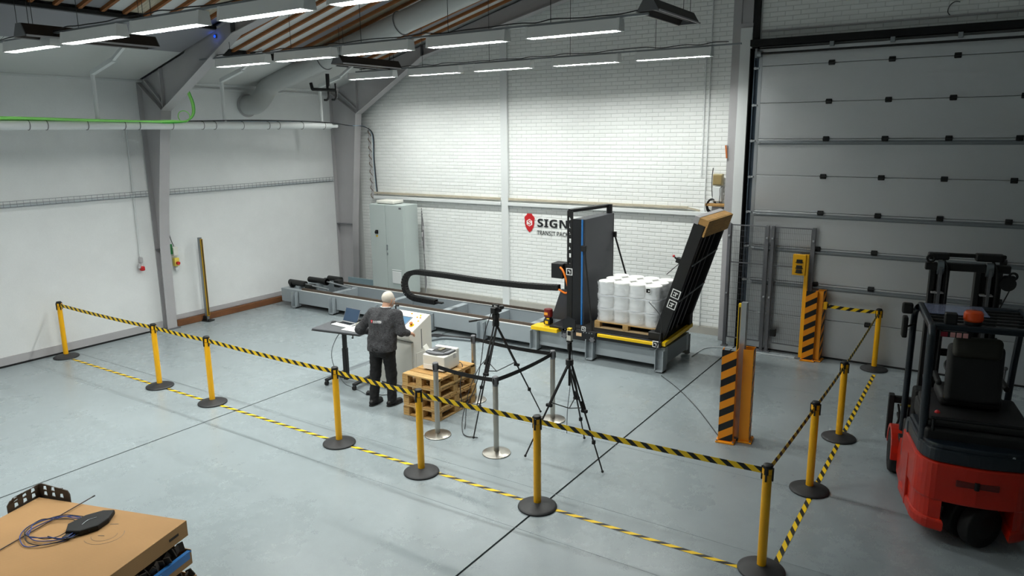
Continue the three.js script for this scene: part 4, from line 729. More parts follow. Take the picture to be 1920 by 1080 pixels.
{ // operator console
  const t = thing('control_console', 'white operator console with a slanted control panel and screen', 'console', [6.25, 0, 5.08]);
  const w = .70, side = [[-.17, .06], [.16, .06], [.16, .76], [.24, .82], [.24, .885], [-.22, 1.085], [-.24, 1.06], [-.24, .06]];   // z (front positive), y
  const body = xf(ext(side.map(([z, y]) => [z, y]), w - .012, .006), 0, 0, 0).applyMatrix4(new THREE.Matrix4().makeRotationY(-Math.PI / 2)); body.translate(w / 2 - .006, 0, 0);
  mesh(t, 'housing', body, M.offwhite);
  mesh(t, 'plinth', RBX(-w / 2 + .02, w / 2 - .02, 0, .06, -.22, .15, .004), M.steelDark);
  const a = Math.atan2(.2, .46), on = g => xf(g, 0, .985, .012, a, 0, 0);
  mesh(t, 'panel', on(RB(w - .01, .008, .48, .003, 0, .006, 0)), M.white);
  mesh(t, 'screen', on(RB(.36, .006, .26, .002, -.07, .012, .02)), mat(0x4a6b86, .22, 0, { emissive: new THREE.Color(0x5d7f9c), emissiveIntensity: .22 }));
  mesh(t, 'screen_frame', on(join([B(.4, .006, .012, -.07, .012, -.12), B(.4, .006, .012, -.07, .012, .16), B(.012, .006, .28, -.264, .012, .02), B(.012, .006, .28, .124, .012, .02)])), M.steelDark);
  const es = mesh(t, 'emergency_stop', [on(cyl([.24, .01, .05], [.24, .02, .05], .038, 20))], M.yellowDeep); mesh(es, 'stop_button', [on(cyl([.24, .02, .05], [.24, .045, .05], .014, 14)), on(cyl([.24, .045, .05], [.24, .06, .05], .026, 18))], mat(0xb5651a, .4));
  for (const [x, z, c] of [[.2, -.14, M.orange], [.26, -.14, M.orange], [.23, -.19, M.yellowDeep], [.05, -.2, M.orange], [.28, -.06, M.orange]]) mesh(t, 'push_button', on(cyl([x, .01, z], [x, .022, z], .014, 12)), c);
  mesh(t, 'handle', [cyl([-.3, 1.08, -.2], [-.3, 1.15, -.2], .012, 8), cyl([-.3, 1.15, -.2], [-.24, 1.16, -.2], .014, 8)], M.black);
  mesh(t, 'front_door', RBX(-w / 2 + .03, w / 2 - .03, .1, .74, .16, .176, .003), M.offwhite); mesh(t, 'shadow_gap', BX(-w / 2 + .01, w / 2 - .01, .752, .764, .15, .172), M.blackMatte);
  mesh(t, 'side_seam', BX(w / 2 + .0, w / 2 + .004, .62, .92, -.02, -.008), M.steelDark); mesh(t, 'side_panel', RBX(w / 2 - .004, w / 2 + .005, .1, .58, -.2, .12, .002), M.offwhite);
}
const palletTop = .146 * 4;
{
  const mats = [M.wood, M.woodB, M.woodC];
  const names = ['bottom pallet of the wooden stack under the white printer', 'second wooden pallet from the floor in the stack under the printer', 'third wooden pallet from the floor in the stack under the printer', 'top wooden pallet with the white printer standing on it'];
  const base = thing('wooden_pallet', names[0], 'pallet', [7.315, .001, 5.56], .02, 'stacked wooden pallets');
  palletParts(base, .58, .86, 6, mats);
  [[.005, -.01, -.02], [-.008, .008, .025], [.004, 0, -.005]].forEach(([dx, dz, a], i) => copy(base, names[i + 1], [7.315 + dx, .001 + .146 * (i + 1), 5.56 + dz], a));
  const p = thing('printer', 'white laser printer with a dark grey top standing on the wooden pallets', 'printer', [7.335, palletTop + .001, 5.53], .06);
  const w = .36, d = .36, h = .25;
  mesh(p, 'body', [RBX(-w / 2, w / 2, .012, h - .03, -d / 2, d / 2, .018), RBX(-w / 2, w / 2, h - .05, h + .012, -d / 2, -d / 2 + .07, .015)], M.offwhite);
  mesh(p, 'top_cover', ext([[-.165, -.11], [.16, -.11], [.165, .06], [.12, .13], [.04, .165], [-.08, .16], [-.16, .12]], .02, .006).rotateX(Math.PI / 2).translate(0, h - .005, 0), M.steelDark);
  mesh(p, 'output_tray', RBX(-.09, .11, h + .0, h + .008, -.1, .09, .004), M.black); mesh(p, 'paper_stop', RBX(-.02, .04, h + .006, h + .02, -.06, .05, .004), mat(0x6f6a58, .6));
  mesh(p, 'display', RBX(-.14, -.07, h + .006, h + .016, .06, .11, .003), M.whiteMetal); mesh(p, 'front_tray', [RBX(-.165, .165, .02, .085, d / 2, d / 2 + .006, .002), RBX(-.05, .05, .075, .085, d / 2, d / 2 + .012, .003)], M.white);
  mesh(p, 'side_vent', Array.from({ length: 5 }, (_, i) => BX(w / 2 - .001, w / 2 + .002, .15 + i * .014, .156 + i * .014, -.1 + .006 * i, -.03)), M.steel);
  mesh(p, 'side_flap', xf(RB(.012, .2, .14, .004), -w / 2 - .05, .19, -.02, 0, .3, .5), M.offwhite);
  mesh(p, 'foot', [B(.05, .014, .05, -.13, .007, .13), B(.05, .014, .05, .13, .007, .13), B(.05, .014, .05, -.13, .007, -.13), B(.05, .014, .05, .13, .007, -.13)], M.blackMatte);
  mesh(p, 'cable', tube([[.13, .06, -.17], [.2, .03, -.2], [.27, -.05, -.1], [.3, -.2, .0], [.33, -.35, .03], [.36, -.5, .05]], .006, 30, 5), M.cable);
}
// ================================================================ FLAT CARTONS AT THE FRONT LEFT
{
  // top sheet corners on the floor plan: back (6.92, 10.43), right (8.33, 9.99); it runs towards the viewer
  const ax = V(1.41, 0, -.44).normalize(), turn = Math.atan2(.44, 1.41), Lx = 1.48, Lz = 1.25;
  const at = (u, y, v) => [6.92 + ax.x * u - ax.z * v, y, 10.43 + ax.z * u + ax.x * v];
  const box = (name, label, y0, h, du, dv, turnBy, build) => { const t = thing(name, label, 'carton', at(Lx / 2 + du, y0, Lz / 2 + dv), turn + turnBy, 'flat cartons in the stack at the front left'); build(t, h); return t; };
  const hw = Lx / 2, hd = Lz / 2;
  box('flat_carton', 'top brown flat carton of the front left stack, with a cable coil lying on it', .62, .13, 0, 0, 0, (t, h) => {
    mesh(t, 'lid', [RBX(-hw, hw, h - .008, h, -hd, hd, .003), BX(hw - .006, hw, 0, h - .004, -hd, hd), BX(-hw, -hw + .006, 0, h - .004, -hd, hd), BX(-hw, hw, 0, h - .004, -hd, -hd + .006), BX(-hw, hw, 0, h - .004, hd - .006, hd)], M.card);
    mesh(t, 'bottom_sheet', BX(-hw + .01, hw - .01, .0, .006, -hd + .01, hd - .01), M.cardEdge);
    mesh(t, 'hand_slot', RBX(hw - .002, hw + .003, .055, .075, -hd + .1, -hd + .2, .001), M.cardDark);
    const ring = (r, x, z, a0, a1, sx) => { const q = []; for (let i = 0; i <= 14; i++) { const a = a0 + (a1 - a0) * i / 14; q.push([x + r * sx * Math.cos(a), h + .0006, z + r * Math.sin(a)]); } return tube(q, .0012, 40, 4); };
    mesh(t, 'pencil_mark', [ring(.13, .28, -.28, -.8, 2.2, 1.1), ring(.085, .28, -.28, -.6, 2.6, 1.1), cyl([.2, h + .001, -.42], [.26, h + .001, -.44], .002, 4), cyl([.24, h + .001, -.26], [.29, h + .001, -.27], .002, 4)], M.steelDark);
  });
  const fill = (t, h, y, seedN) => { const r = rng(seedN), l = []; for (let i = 0; i < 26; i++) l.push(xf(RB(.05, .05 + r() * .03, .014, .004), hw - .03 - r() * .05, y, -hd + .03 + i * .046, r() * .8 - .4, r() * 2, r() * .9)); mesh(t, 'packing_strip', l, M.cardDark).userData.kind = 'stuff'; };
  box('flat_carton', 'open brown carton with a blue edge stripe, second in the front left stack', .42, .19, .05, .04, -.02, (t, h) => {
    mesh(t, 'tray', [RBX(-hw, hw, 0, .01, -hd, hd, .002), BX(hw - .006, hw, 0, .11, -hd, hd), BX(-hw, -hw + .006, 0, .12, -hd, hd), BX(-hw, hw, 0, .12, -hd, -hd + .006), BX(-hw, hw, 0, .12, hd - .006, hd)], M.card);
    mesh(t, 'blue_stripe', [BX(hw, hw + .002, .05, .1, -hd + .02, hd), BX(hw - .03, hw + .001, .1, .112, -hd, hd)], M.blue); mesh(t, 'inner_core', BX(-hw + .05, hw - .1, .01, .188, -hd + .06, hd - .06), M.cardDark); fill(t, h, .145, 5);
  });
  box('flat_carton', 'lowest visible brown carton with dark packing in the front left stack', .22, .19, .085, .05, -.035, (t, h) => {
    mesh(t, 'tray', [RBX(-hw, hw, 0, .01, -hd, hd, .002), BX(hw - .006, hw, 0, .12, -hd, hd), BX(-hw, -hw + .006, 0, .12, -hd, hd), BX(-hw, hw, 0, .12, -hd, -hd + .006), BX(-hw, hw, 0, .12, hd - .006, hd)], M.card);
    mesh(t, 'inner_core', BX(-hw + .05, hw - .1, .01, .188, -hd + .06, hd - .06), M.cardDark); fill(t, h, .15, 6);
  });
  const pal = thing('carton_pallet', 'low wooden pallet carrying the flat cartons at the front left', 'pallet', at(Lx / 2 + .06, .02, Lz / 2 + .04), turn); palletParts(pal, 1.4, 1.2, 8, [M.wood, M.woodB, M.woodC]);
  mesh(pal, 'riser_board', BX(-.7, .7, .144, .2, -.6, .6), M.cardEdge); pal.position.y = .0;
  const cr = thing('crate_corner', 'dark brown perforated corner guard standing behind the flat cartons', 'corner guard', at(-.02, .30, -.03), turn);
  const cut = w => { const o = []; for (let i = 0; i < 3; i++) for (let k = 0; k < 2; k++) o.push([[.04 + i * w, .46 + k * .05], [.04 + i * w + w * .5, .455 + k * .05], [.04 + i * w + w * .45, .495 + k * .05], [.045 + i * w, .49 + k * .05]]); return o; };
  mesh(cr, 'long_side', xf(ext([[0, 0], [.32, 0], [.32, .50], [.30, .53], [.03, .56], [0, .55]].map(p => p), .008, 0, cut(.085)), 0, 0, -.008), mat(0x4c4238, .7)); mesh(cr, 'short_side', xf(ext([[0, 0], [.3, 0], [.3, .5], [.27, .53], [.02, .55], [0, .55]], .008, 0, cut(.08)), 0, 0, -.006, 0, -Math.PI / 2, 0), mat(0x4c4238, .7));
  // things lying on top
  const rod = thing('thin_rod', 'thin dark rod lying across the top carton and sticking out past its edge', 'rod');
  mesh(rod, 'shaft', cyl([...at(.466, .765, -.12)], [...at(.44, .757, 1.1)], .0045, 8), mat(0x3a2420, .5)); mesh(rod, 'tip', cyl(at(.466, .765, -.12), at(.4655, .7648, -.095), .006, 8), M.black);
  const coil = thing('cable_coil', 'coil of thin blue and black cable lying on the top carton', 'cable coil', at(.60, .752, .40), turn);
  const wob = rng(12), loop = (r, ex, ph, y) => { const q = []; for (let i = 0; i < 12; i++) { const a = i / 12 * Math.PI * 2; q.push([(r + .01 + wob() * .05) * ex * Math.cos(a) + ph, y + .012 * wob(), (r * 1.2 + wob() * .05) * Math.sin(a) - ph * .4]); } return tube(q, .0038, 90, 6, true); };
  mesh(coil, 'blue_cable', [loop(.16, 1.1, 0, .006), loop(.14, 1.15, .03, .014), loop(.12, 1.2, .01, .02)], M.cableBlue); mesh(coil, 'black_cable', [loop(.17, 1.05, .015, .012), loop(.11, 1.25, -.02, .02), tube([[.1, .02, -.06], [.2, .03, -.05], [.3, .02, -.04]], .0045, 20, 6), tube([[.05, .02, .1], [.17, .02, .11], [.26, .02, .06]], .0045, 20, 6)], M.cable);
  const bag = thing('black_pouch', 'flat black leather pouch lying beside the cable coil on the top carton', 'pouch', at(.80, .752, .27), turn + 1.3);
  mesh(bag, 'case', ext([[-.16, 0], [-.11, -.085], [.0, -.12], [.1, -.085], [.19, -.005], [.15, .055], [.04, .10], [-.1, .085]], .022, .012).rotateX(-Math.PI / 2).translate(0, .012, 0), mat(0x060607, .75));
  mesh(bag, 'zip', tube([[-.06, .048, .02], [.0, .0485, -.005], [.06, .048, .01]], .0022, 16, 5), M.alu); mesh(bag, 'strap_end', RB(.09, .02, .05, .008, -.17, .016, .03, 0, .5, 0), M.black);
}

// ================================================================ FORKLIFT
{
  const t = thing('forklift', 'red and dark navy electric forklift with overhead guard at the right picture edge', 'forklift', [13.52, 0, 5.68], R(10));
  // rear counterweight: rounded plan tapering to the rear, wheel arch cut out of its lower edge
  const W = .5, corner = s => Array.from({ length: 9 }, (_, i) => { const a = i / 8 * Math.PI / 2; return [s * (.27 + .185 * Math.cos(a)), -.14 + .24 * Math.sin(a)]; });
  const rear = Array.from({ length: 5 }, (_, i) => [.27 - .54 * (i + 1) / 6, .10 + .03 * Math.sin(Math.PI * (i + 1) / 6)]);
  const plan = k => [[-W, -.62], [W, -.62], [.47, -.3], ...corner(1), ...rear, ...corner(-1).reverse(), [-.47, -.3]].map(([x, z]) => [x * k, z > 0 ? z * k : z]);
  const slab = (pts, y0, y1, b) => ext(pts.map(([x, z]) => [x, -z]), y1 - y0 - 2 * b, b).rotateX(-Math.PI / 2).translate(0, y0 + b, 0);
  const legPlan = s => [[s * .28, -.6], [s * W, -.6], [s * .47, -.3], ...corner(s).filter(p => Math.abs(p[0]) > .31), [(s > 0 ? .305 : -.25), .112]];
  const cwm = mesh(t, 'counterweight', [slab(plan(1), .43, .80, .02), slab(legPlan(-1), .25, .5, .004), slab(legPlan(1), .25, .5, .004), slab(legPlan(-1).map(([x, z]) => [x * .985, z * .96]), .14, .26, .03), slab(legPlan(1).map(([x, z]) => [x * .985, z * .96]), .14, .26, .03)], M.forkRed);
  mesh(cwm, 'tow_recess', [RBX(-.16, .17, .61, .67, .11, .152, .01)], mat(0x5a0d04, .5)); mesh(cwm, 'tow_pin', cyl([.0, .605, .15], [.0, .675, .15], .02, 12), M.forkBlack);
  mesh(t, 'top_cover', [slab(plan(.97), .80, .93, .02), slab(plan(.93), .92, .965, .012)], M.forkNavy);
  mesh(t, 'battery_hood', [RBX(-.42, .44, .9, 1.06, -.95, -.02, .03), RBX(-.40, .42, 1.05, 1.12, -.92, -.08, .025)], M.forkBlack); mesh(t, 'grab_rail', [cyl([-.38, 1.16, -.03], [.42, 1.16, -.03], .016, 12), cyl([-.36, 1.04, -.03], [-.36, 1.16, -.03], .014, 10), cyl([.4, 1.04, -.03], [.4, 1.16, -.03], .014, 10)], mat(0x2a2a2c, .25, .6));
  mesh(t, 'service_label', [BX(-.0, .06, .84, .9, .122, .126)], M.whiteMetal); mesh(t, 'catch', [cyl([-.2, .93, .08], [-.2, .93, .11], .012, 10), cyl([.25, .93, .08], [.25, .93, .11], .012, 10)], M.alu);
  // side skirts and front fenders
  for (const s of [-1, 1]) mesh(t, 'side_panel', xf(ext([[.30, .17], [1.12, .13], [1.16, .34], [1.06, .52], [.8, .62], [.34, .66]], .035, .01), s < 0 ? -.49 : .455, 0, -.0, 0, Math.PI / 2, 0), M.forkRed);
  for (const s of [-1, 1]) mesh(t, 'fender', xf(ext(Array.from({ length: 13 }, (_, i) => { const a = Math.PI * i / 12; return [.28 * Math.cos(a), .28 * Math.sin(a)]; }).concat(Array.from({ length: 13 }, (_, i) => { const a = Math.PI * (12 - i) / 12; return [.25 * Math.cos(a), .25 * Math.sin(a)]; })), .2, .006), s > 0 ? .36 : -.56, .24, -1.42, 0, Math.PI / 2, 0), M.forkRed);
  mesh(t, 'chassis', [RBX(-.34, .34, .16, .5, -1.45, -.35, .02), RBX(-.45, .45, .42, .6, -1.25, -.5, .02), RBX(-.5, .5, .62, .8, -.95, -.5, .02)], M.forkBlack);
  mesh(t, 'step_plate', [RBX(-.5, .5, .45, .49, -1.3, -.9, .006)], M.forkBlack); mesh(t, 'step_side', [xf(ext([[.3, .45], [.62, .45], [.62, .62], [.45, .9], [.36, .9]], .04, .006), -.5, 0, -.2, 0, Math.PI / 2, 0)], mat(0x3a444c, .4));
  const wheel = (name, x, z, r, w, turn, lab) => { const g = mesh(t, name, xf(lathe([[0, -w / 2], [r * .6, -w / 2], [r * .94, -w / 2], [r, -w / 2 + .025], [r, w / 2 - .025], [r * .94, w / 2], [r * .6, w / 2], [0, w / 2]], 32).rotateZ(Math.PI / 2), x, r, z, 0, turn, 0), M.tyre); mesh(g, 'hub', [xf(lathe([[0, -w / 2 - .006], [r * .5, -w / 2 - .006], [r * .56, -w / 2 + .01], [r * .56, w / 2 - .01], [r * .5, w / 2 + .006], [0, w / 2 + .006]], 24).rotateZ(Math.PI / 2), x, r, z, 0, turn, 0)], M.forkBlack); };
  wheel('rear_wheel', .09, -.02, .2, .12, -.9); wheel('rear_wheel', -.02, -.16, .2, .12, -.9); wheel('front_wheel', -.48, -1.42, .235, .16, 0); wheel('front_wheel', .48, -1.42, .235, .16, 0);
  // overhead guard
  const ry = 1.95, pillar = (s) => tube([[s * .42, .85, -.1], [s * .43, 1.3, -.13], [s * .435, 1.8, -.15], [s * .43, 1.93, -.19], [s * .42, ry, -.32]], .038, 40, 10);
  const fpillar = s => tube([[s * .46, .5, -1.35], [s * .46, 1.0, -1.34], [s * .465, 1.5, -1.28], [s * .47, 1.85, -1.2], [s * .46, ry, -1.05]], .032, 40, 10);
  const og = mesh(t, 'overhead_guard', [pillar(-1), pillar(1), fpillar(-1), fpillar(1)], M.forkNavy);
  mesh(og, 'roof_frame', [RBX(-.46, .46, ry - .03, ry + .03, -.32, -.24, .02), RBX(-.46, .46, ry - .03, ry + .02, -1.2, -1.12, .02), RBX(-.46, -.4, ry - .03, ry + .03, -1.18, -.28, .02), RBX(.4, .46, ry - .03, ry + .03, -1.18, -.28, .02)], M.forkNavy);
  for (let i = 0; i < 6; i++) mesh(og, 'roof_bar', RBX(-.44, .44, ry - .012, ry + .012, -1.08 + i * .135, -1.04 + i * .135, .008), M.forkBlack);
  const paper = mesh(og, 'roof_pane', RBX(-.42, .1, ry + .016, ry + .024, -1.15, -.72, .003), new THREE.MeshPhysicalMaterial({ color: 0xdfe6ff, roughness: .08, transmission: .75, thickness: 0 }));
  mesh(t, 'beacon', [cyl([-.1, ry + .03, -.34], [-.1, ry + .06, -.34], .07, 24)], M.forkBlack); mesh(t, 'beacon_lens', lathe([[0, 0], [.075, 0], [.08, .02], [.078, .075], [.062, .092], [0, .094]], 24).translate(-.1, ry + .06, -.34), new THREE.MeshPhysicalMaterial({ color: 0xff5a10, roughness: .2, transmission: .3, thickness: 0 }));
  mesh(t, 'alarm_box', RBX(-.33, -.23, ry + .02, ry + .13, -.34, -.26, .012), M.forkBlack);
  const tl = mesh(t, 'tail_lamp', RBX(-.36, -.12, ry - .085, ry - .03, -.26, -.235, .006), M.forkBlack); mesh(tl, 'red_lens', BX(-.355, -.3, ry - .08, ry - .036, -.236, -.23), mat(0x8a1028, .3)); for (const x of [-.28, -.23, -.18]) mesh(tl, 'pale_lens', RBX(x, x + .04, ry - .08, ry - .036, -.237, -.229, .003), mat(0xd59a96, .3));
  // seat, wheel, levers
  const s = mesh(t, 'seat', [RBX(-.27, .25, 1.12, 1.24, -.95, -.5, .05), xf(RB(.46, .56, .13, .05), -.01, 1.46, -.52, -.12, 0, 0)], M.forkBlack); mesh(s, 'headrest', xf(RB(.40, .20, .1, .05, 0, 0, 0, 0, 0, 0, 3), -.01, 1.72, -.49, -.12, 0, 0), mat(0x262319, .6)); mesh(s, 'armrest', RBX(-.31, -.26, 1.32, 1.37, -.85, -.5, .02), M.forkBlack); mesh(s, 'armrest', RBX(.24, .29, 1.32, 1.37, -.85, -.5, .02), M.forkBlack);
  mesh(t, 'steering_wheel', [xf(tor(.15, .014, 0, 0, 0, 0, 0, 0), -.02, 1.36, -1.05, -1.05, 0, 0), cyl([-.02, 1.36, -1.05], [-.02, 1.0, -1.2], .025, 10), cyl([-.16, 1.36, -1.05], [.12, 1.36, -1.05], .012, 8)], M.forkBlack); mesh(t, 'dashboard', [RBX(-.4, .4, .6, 1.02, -1.4, -1.22, .03)], M.forkBlack);
  mesh(t, 'red_knob', [sph(.025, -.3, 1.12, -.3, 1, 1, 1, 12)], M.red); mesh(t, 'lever', [cyl([.3, 1.12, -.9], [.33, 1.4, -.98], .01, 8), sph(.022, .33, 1.41, -.985, 1, 1, 1, 10), cyl([-.36, .9, -.6], [-.39, 1.35, -.72], .012, 8)], M.steelDark);
  mesh(t, 'mirror', [RBX(-.58, -.53, 1.6, 1.82, -1.22, -1.1, .015), cyl([-.55, 1.7, -1.16], [-.46, 1.75, -1.16], .01, 8)], M.forkBlack); mesh(t, 'work_lamp', [RBX(-.6, -.5, 1.86, 1.97, -1.16, -1.08, .02)], M.forkBlack);
  // mast
  for (const [a, b] of [[-.31, -.13], [.11, .35]]) {
    const m = mesh(t, 'mast_column', [RBX(a, a + .05, .08, 2.24, -1.84, -1.72, .006), RBX(b - .05, b, .08, 2.24, -1.82, -1.70, .006), RBX(a + .045, b - .045, .1, 2.21, -1.80, -1.76, .004)], M.forkBlack);
    const x = (a + b) / 2; mesh(m, 'lift_cylinder', [cyl([x, .1, -1.72], [x, 1.98, -1.72], .035, 16), cyl([x, 1.98, -1.72], [x, 2.26, -1.72], .022, 14)], M.black); mesh(m, 'cylinder_collar', [RBX(x - .07, x + .05, 1.975, 1.99, -1.76, -1.67, .003)], M.steel);
    mesh(m, 'chain_wheel', [cyl([x - .03, 2.25, -1.74], [x + .03, 2.25, -1.74], .075, 24)], mat(0x7d8488, .4, .6)); mesh(m, 'chain', [RBX(x - .014, x + .014, .6, 2.27, -1.67, -1.655, .002)], M.steelDark);
    mesh(m, 'hose', tube([[x + .06, 1.0, -1.69], [x + .07, 1.8, -1.68], [x + .06, 2.25, -1.7], [x + .03, 2.33, -1.76]], .014, 30, 8), M.black);
  }
  const mb = mesh(t, 'mast_crossbar', [RBX(-.36, .42, 2.22, 2.30, -1.80, -1.72, .008), RBX(-.28, .38, 2.36, 2.40, -1.84, -1.78, .01), RBX(-.34, -.14, 2.33, 2.40, -1.86, -1.74, .02), RBX(.1, .36, 2.33, 2.41, -1.86, -1.74, .02), RBX(-.33, .36, .12, .25, -1.85, -1.75, .008), RBX(-.3, .32, 1.25, 1.33, -1.86, -1.82, .008)], M.forkBlack);
  mesh(mb, 'hose_eye', [xf(tor(.035, .012, 0, 0, 0), -.32, 2.35, -1.7), xf(tor(.035, .012, 0, 0, 0), .44, 2.2, -1.7)], M.forkBlack); mesh(mb, 'hose_reel', [cyl([.40, 2.12, -1.74], [.40, 2.12, -1.68], .075, 20), RBX(.36, .47, 2.1, 2.2, -1.78, -1.7, .02)], M.forkBlack); mesh(mb, 'hose_line', [cyl([.44, 2.1, -1.7], [.36, 1.86, -1.7], .006, 6)], M.forkBlack);
  const cg = mesh(t, 'fork_carriage', [RBX(-.54, .54, .60, .68, -2.0, -1.94, .01), RBX(-.54, .54, .2, .28, -2.0, -1.94, .01), RBX(-.56, -.5, .16, .70, -2.02, -1.92, .01), RBX(.5, .56, .16, .70, -2.02, -1.92, .01), RBX(-.2, .2, .2, .68, -1.98, -1.86, .01)], M.forkBlack); mesh(cg, 'yellow_stripe', RBX(-.44, -.3, .575, .6, -1.94, -1.925, .003), mat(0x8a7a1a, .5)); mesh(cg, 'hose', tube([[-.46, .6, -1.92], [-.44, .45, -1.9], [-.47, .3, -1.92]], .012, 20, 8), M.black);
  for (const x of [-.3, .3]) mesh(t, 'fork', [RBX(x - .05, x + .05, .05, .66, -2.05, -2.01, .008), RBX(x - .05, x + .05, .05, .09, -3.1, -2.01, .008)], M.forkBlack);
}

// ================================================================ THE MAN
// signed distance fields meshed with surface nets
function nets(f, lo, hi, cell) {
  const n = lo.map((a, i) => Math.ceil((hi[i] - a) / cell) + 1), [nx, ny, nz] = n, F = new Float32Array(nx * ny * nz), id = (i, j, k) => i + nx * (j + ny * k);
  for (let k = 0; k < nz; k++) for (let j = 0; j < ny; j++) for (let i = 0; i < nx; i++) F[id(i, j, k)] = f(lo[0] + i * cell, lo[1] + j * cell, lo[2] + k * cell);
  const vid = new Int32Array(nx * ny * nz).fill(-1), P = [], I = [];
  const E = [[0, 1], [2, 3], [4, 5], [6, 7], [0, 2], [1, 3], [4, 6], [5, 7], [0, 4], [1, 5], [2, 6], [3, 7]];
  for (let k = 0; k < nz - 1; k++) for (let j = 0; j < ny - 1; j++) for (let i = 0; i < nx - 1; i++) {
    const c = []; let neg = 0; for (let t = 0; t < 8; t++) { const v = F[id(i + (t & 1), j + (t >> 1 & 1), k + (t >> 2))]; c.push(v); if (v < 0) neg++; }
    if (neg === 0 || neg === 8) continue;
    let sx = 0, sy = 0, sz = 0, m = 0;
    for (const [a, b] of E) { if ((c[a] < 0) === (c[b] < 0)) continue; const t = c[a] / (c[a] - c[b]); sx += (a & 1) + ((b & 1) - (a & 1)) * t; sy += (a >> 1 & 1) + ((b >> 1 & 1) - (a >> 1 & 1)) * t; sz += (a >> 2) + ((b >> 2) - (a >> 2)) * t; m++; }
    vid[id(i, j, k)] = P.length / 3; P.push(lo[0] + (i + sx / m) * cell, lo[1] + (j + sy / m) * cell, lo[2] + (k + sz / m) * cell);
  }
  const q = (a, b, c, d, flip) => flip ? I.push(a, c, b, a, d, c) : I.push(a, b, c, a, c, d);
  for (let k = 1; k < nz - 1; k++) for (let j = 1; j < ny - 1; j++) for (let i = 1; i < nx - 1; i++) {
    const v = F[id(i, j, k)] < 0;
    if (v !== F[id(i + 1, j, k)] < 0) q(vid[id(i, j - 1, k - 1)], vid[id(i, j, k - 1)], vid[id(i, j, k)], vid[id(i, j - 1, k)], !v);
    if (v !== F[id(i, j + 1, k)] < 0) q(vid[id(i - 1, j, k - 1)], vid[id(i - 1, j, k)], vid[id(i, j, k)], vid[id(i, j, k - 1)], !v);
    if (v !== F[id(i, j, k + 1)] < 0) q(vid[id(i - 1, j - 1, k)], vid[id(i, j - 1, k)], vid[id(i, j, k)], vid[id(i - 1, j, k)], !v);
  }
  const g = new THREE.BufferGeometry(); g.setAttribute('position', new THREE.Float32BufferAttribute(P, 3)); g.setIndex(I); g.computeVertexNormals(); return g;
}
const smin = (a, b, k) => { const h = Math.max(k - Math.abs(a - b), 0) / k; return Math.min(a, b) - h * h * k * .25; };
function cap(a, b, ra, rb) {                            // tapered capsule
  const bx = b[0] - a[0], by = b[1] - a[1], bz = b[2] - a[2], L = bx * bx + by * by + bz * bz;
  return (x, y, z) => { const px = x - a[0], py = y - a[1], pz = z - a[2], t = Math.max(0, Math.min(1, (px * bx + py * by + pz * bz) / L)); return Math.hypot(px - bx * t, py - by * t, pz - bz * t) - (ra + (rb - ra) * t); };
}
function ell(c, r, rot) { const m = rot ? new THREE.Matrix3().setFromMatrix4(new THREE.Matrix4().makeRotationFromEuler(new THREE.Euler(...rot)).invert()).elements : null; const mr = Math.min(...r); return (x, y, z) => { let a = x - c[0], b = y - c[1], d = z - c[2]; if (m) [a, b, d] = [m[0] * a + m[3] * b + m[6] * d, m[1] * a + m[4] * b + m[7] * d, m[2] * a + m[5] * b + m[8] * d]; return (Math.hypot(a / r[0], b / r[1], d / r[2]) - 1) * mr; }; }
const uni = (list, k) => (x, y, z) => { let d = list[0](x, y, z); for (let i = 1; i < list.length; i++) d = smin(d, list[i](x, y, z), k); return d; };
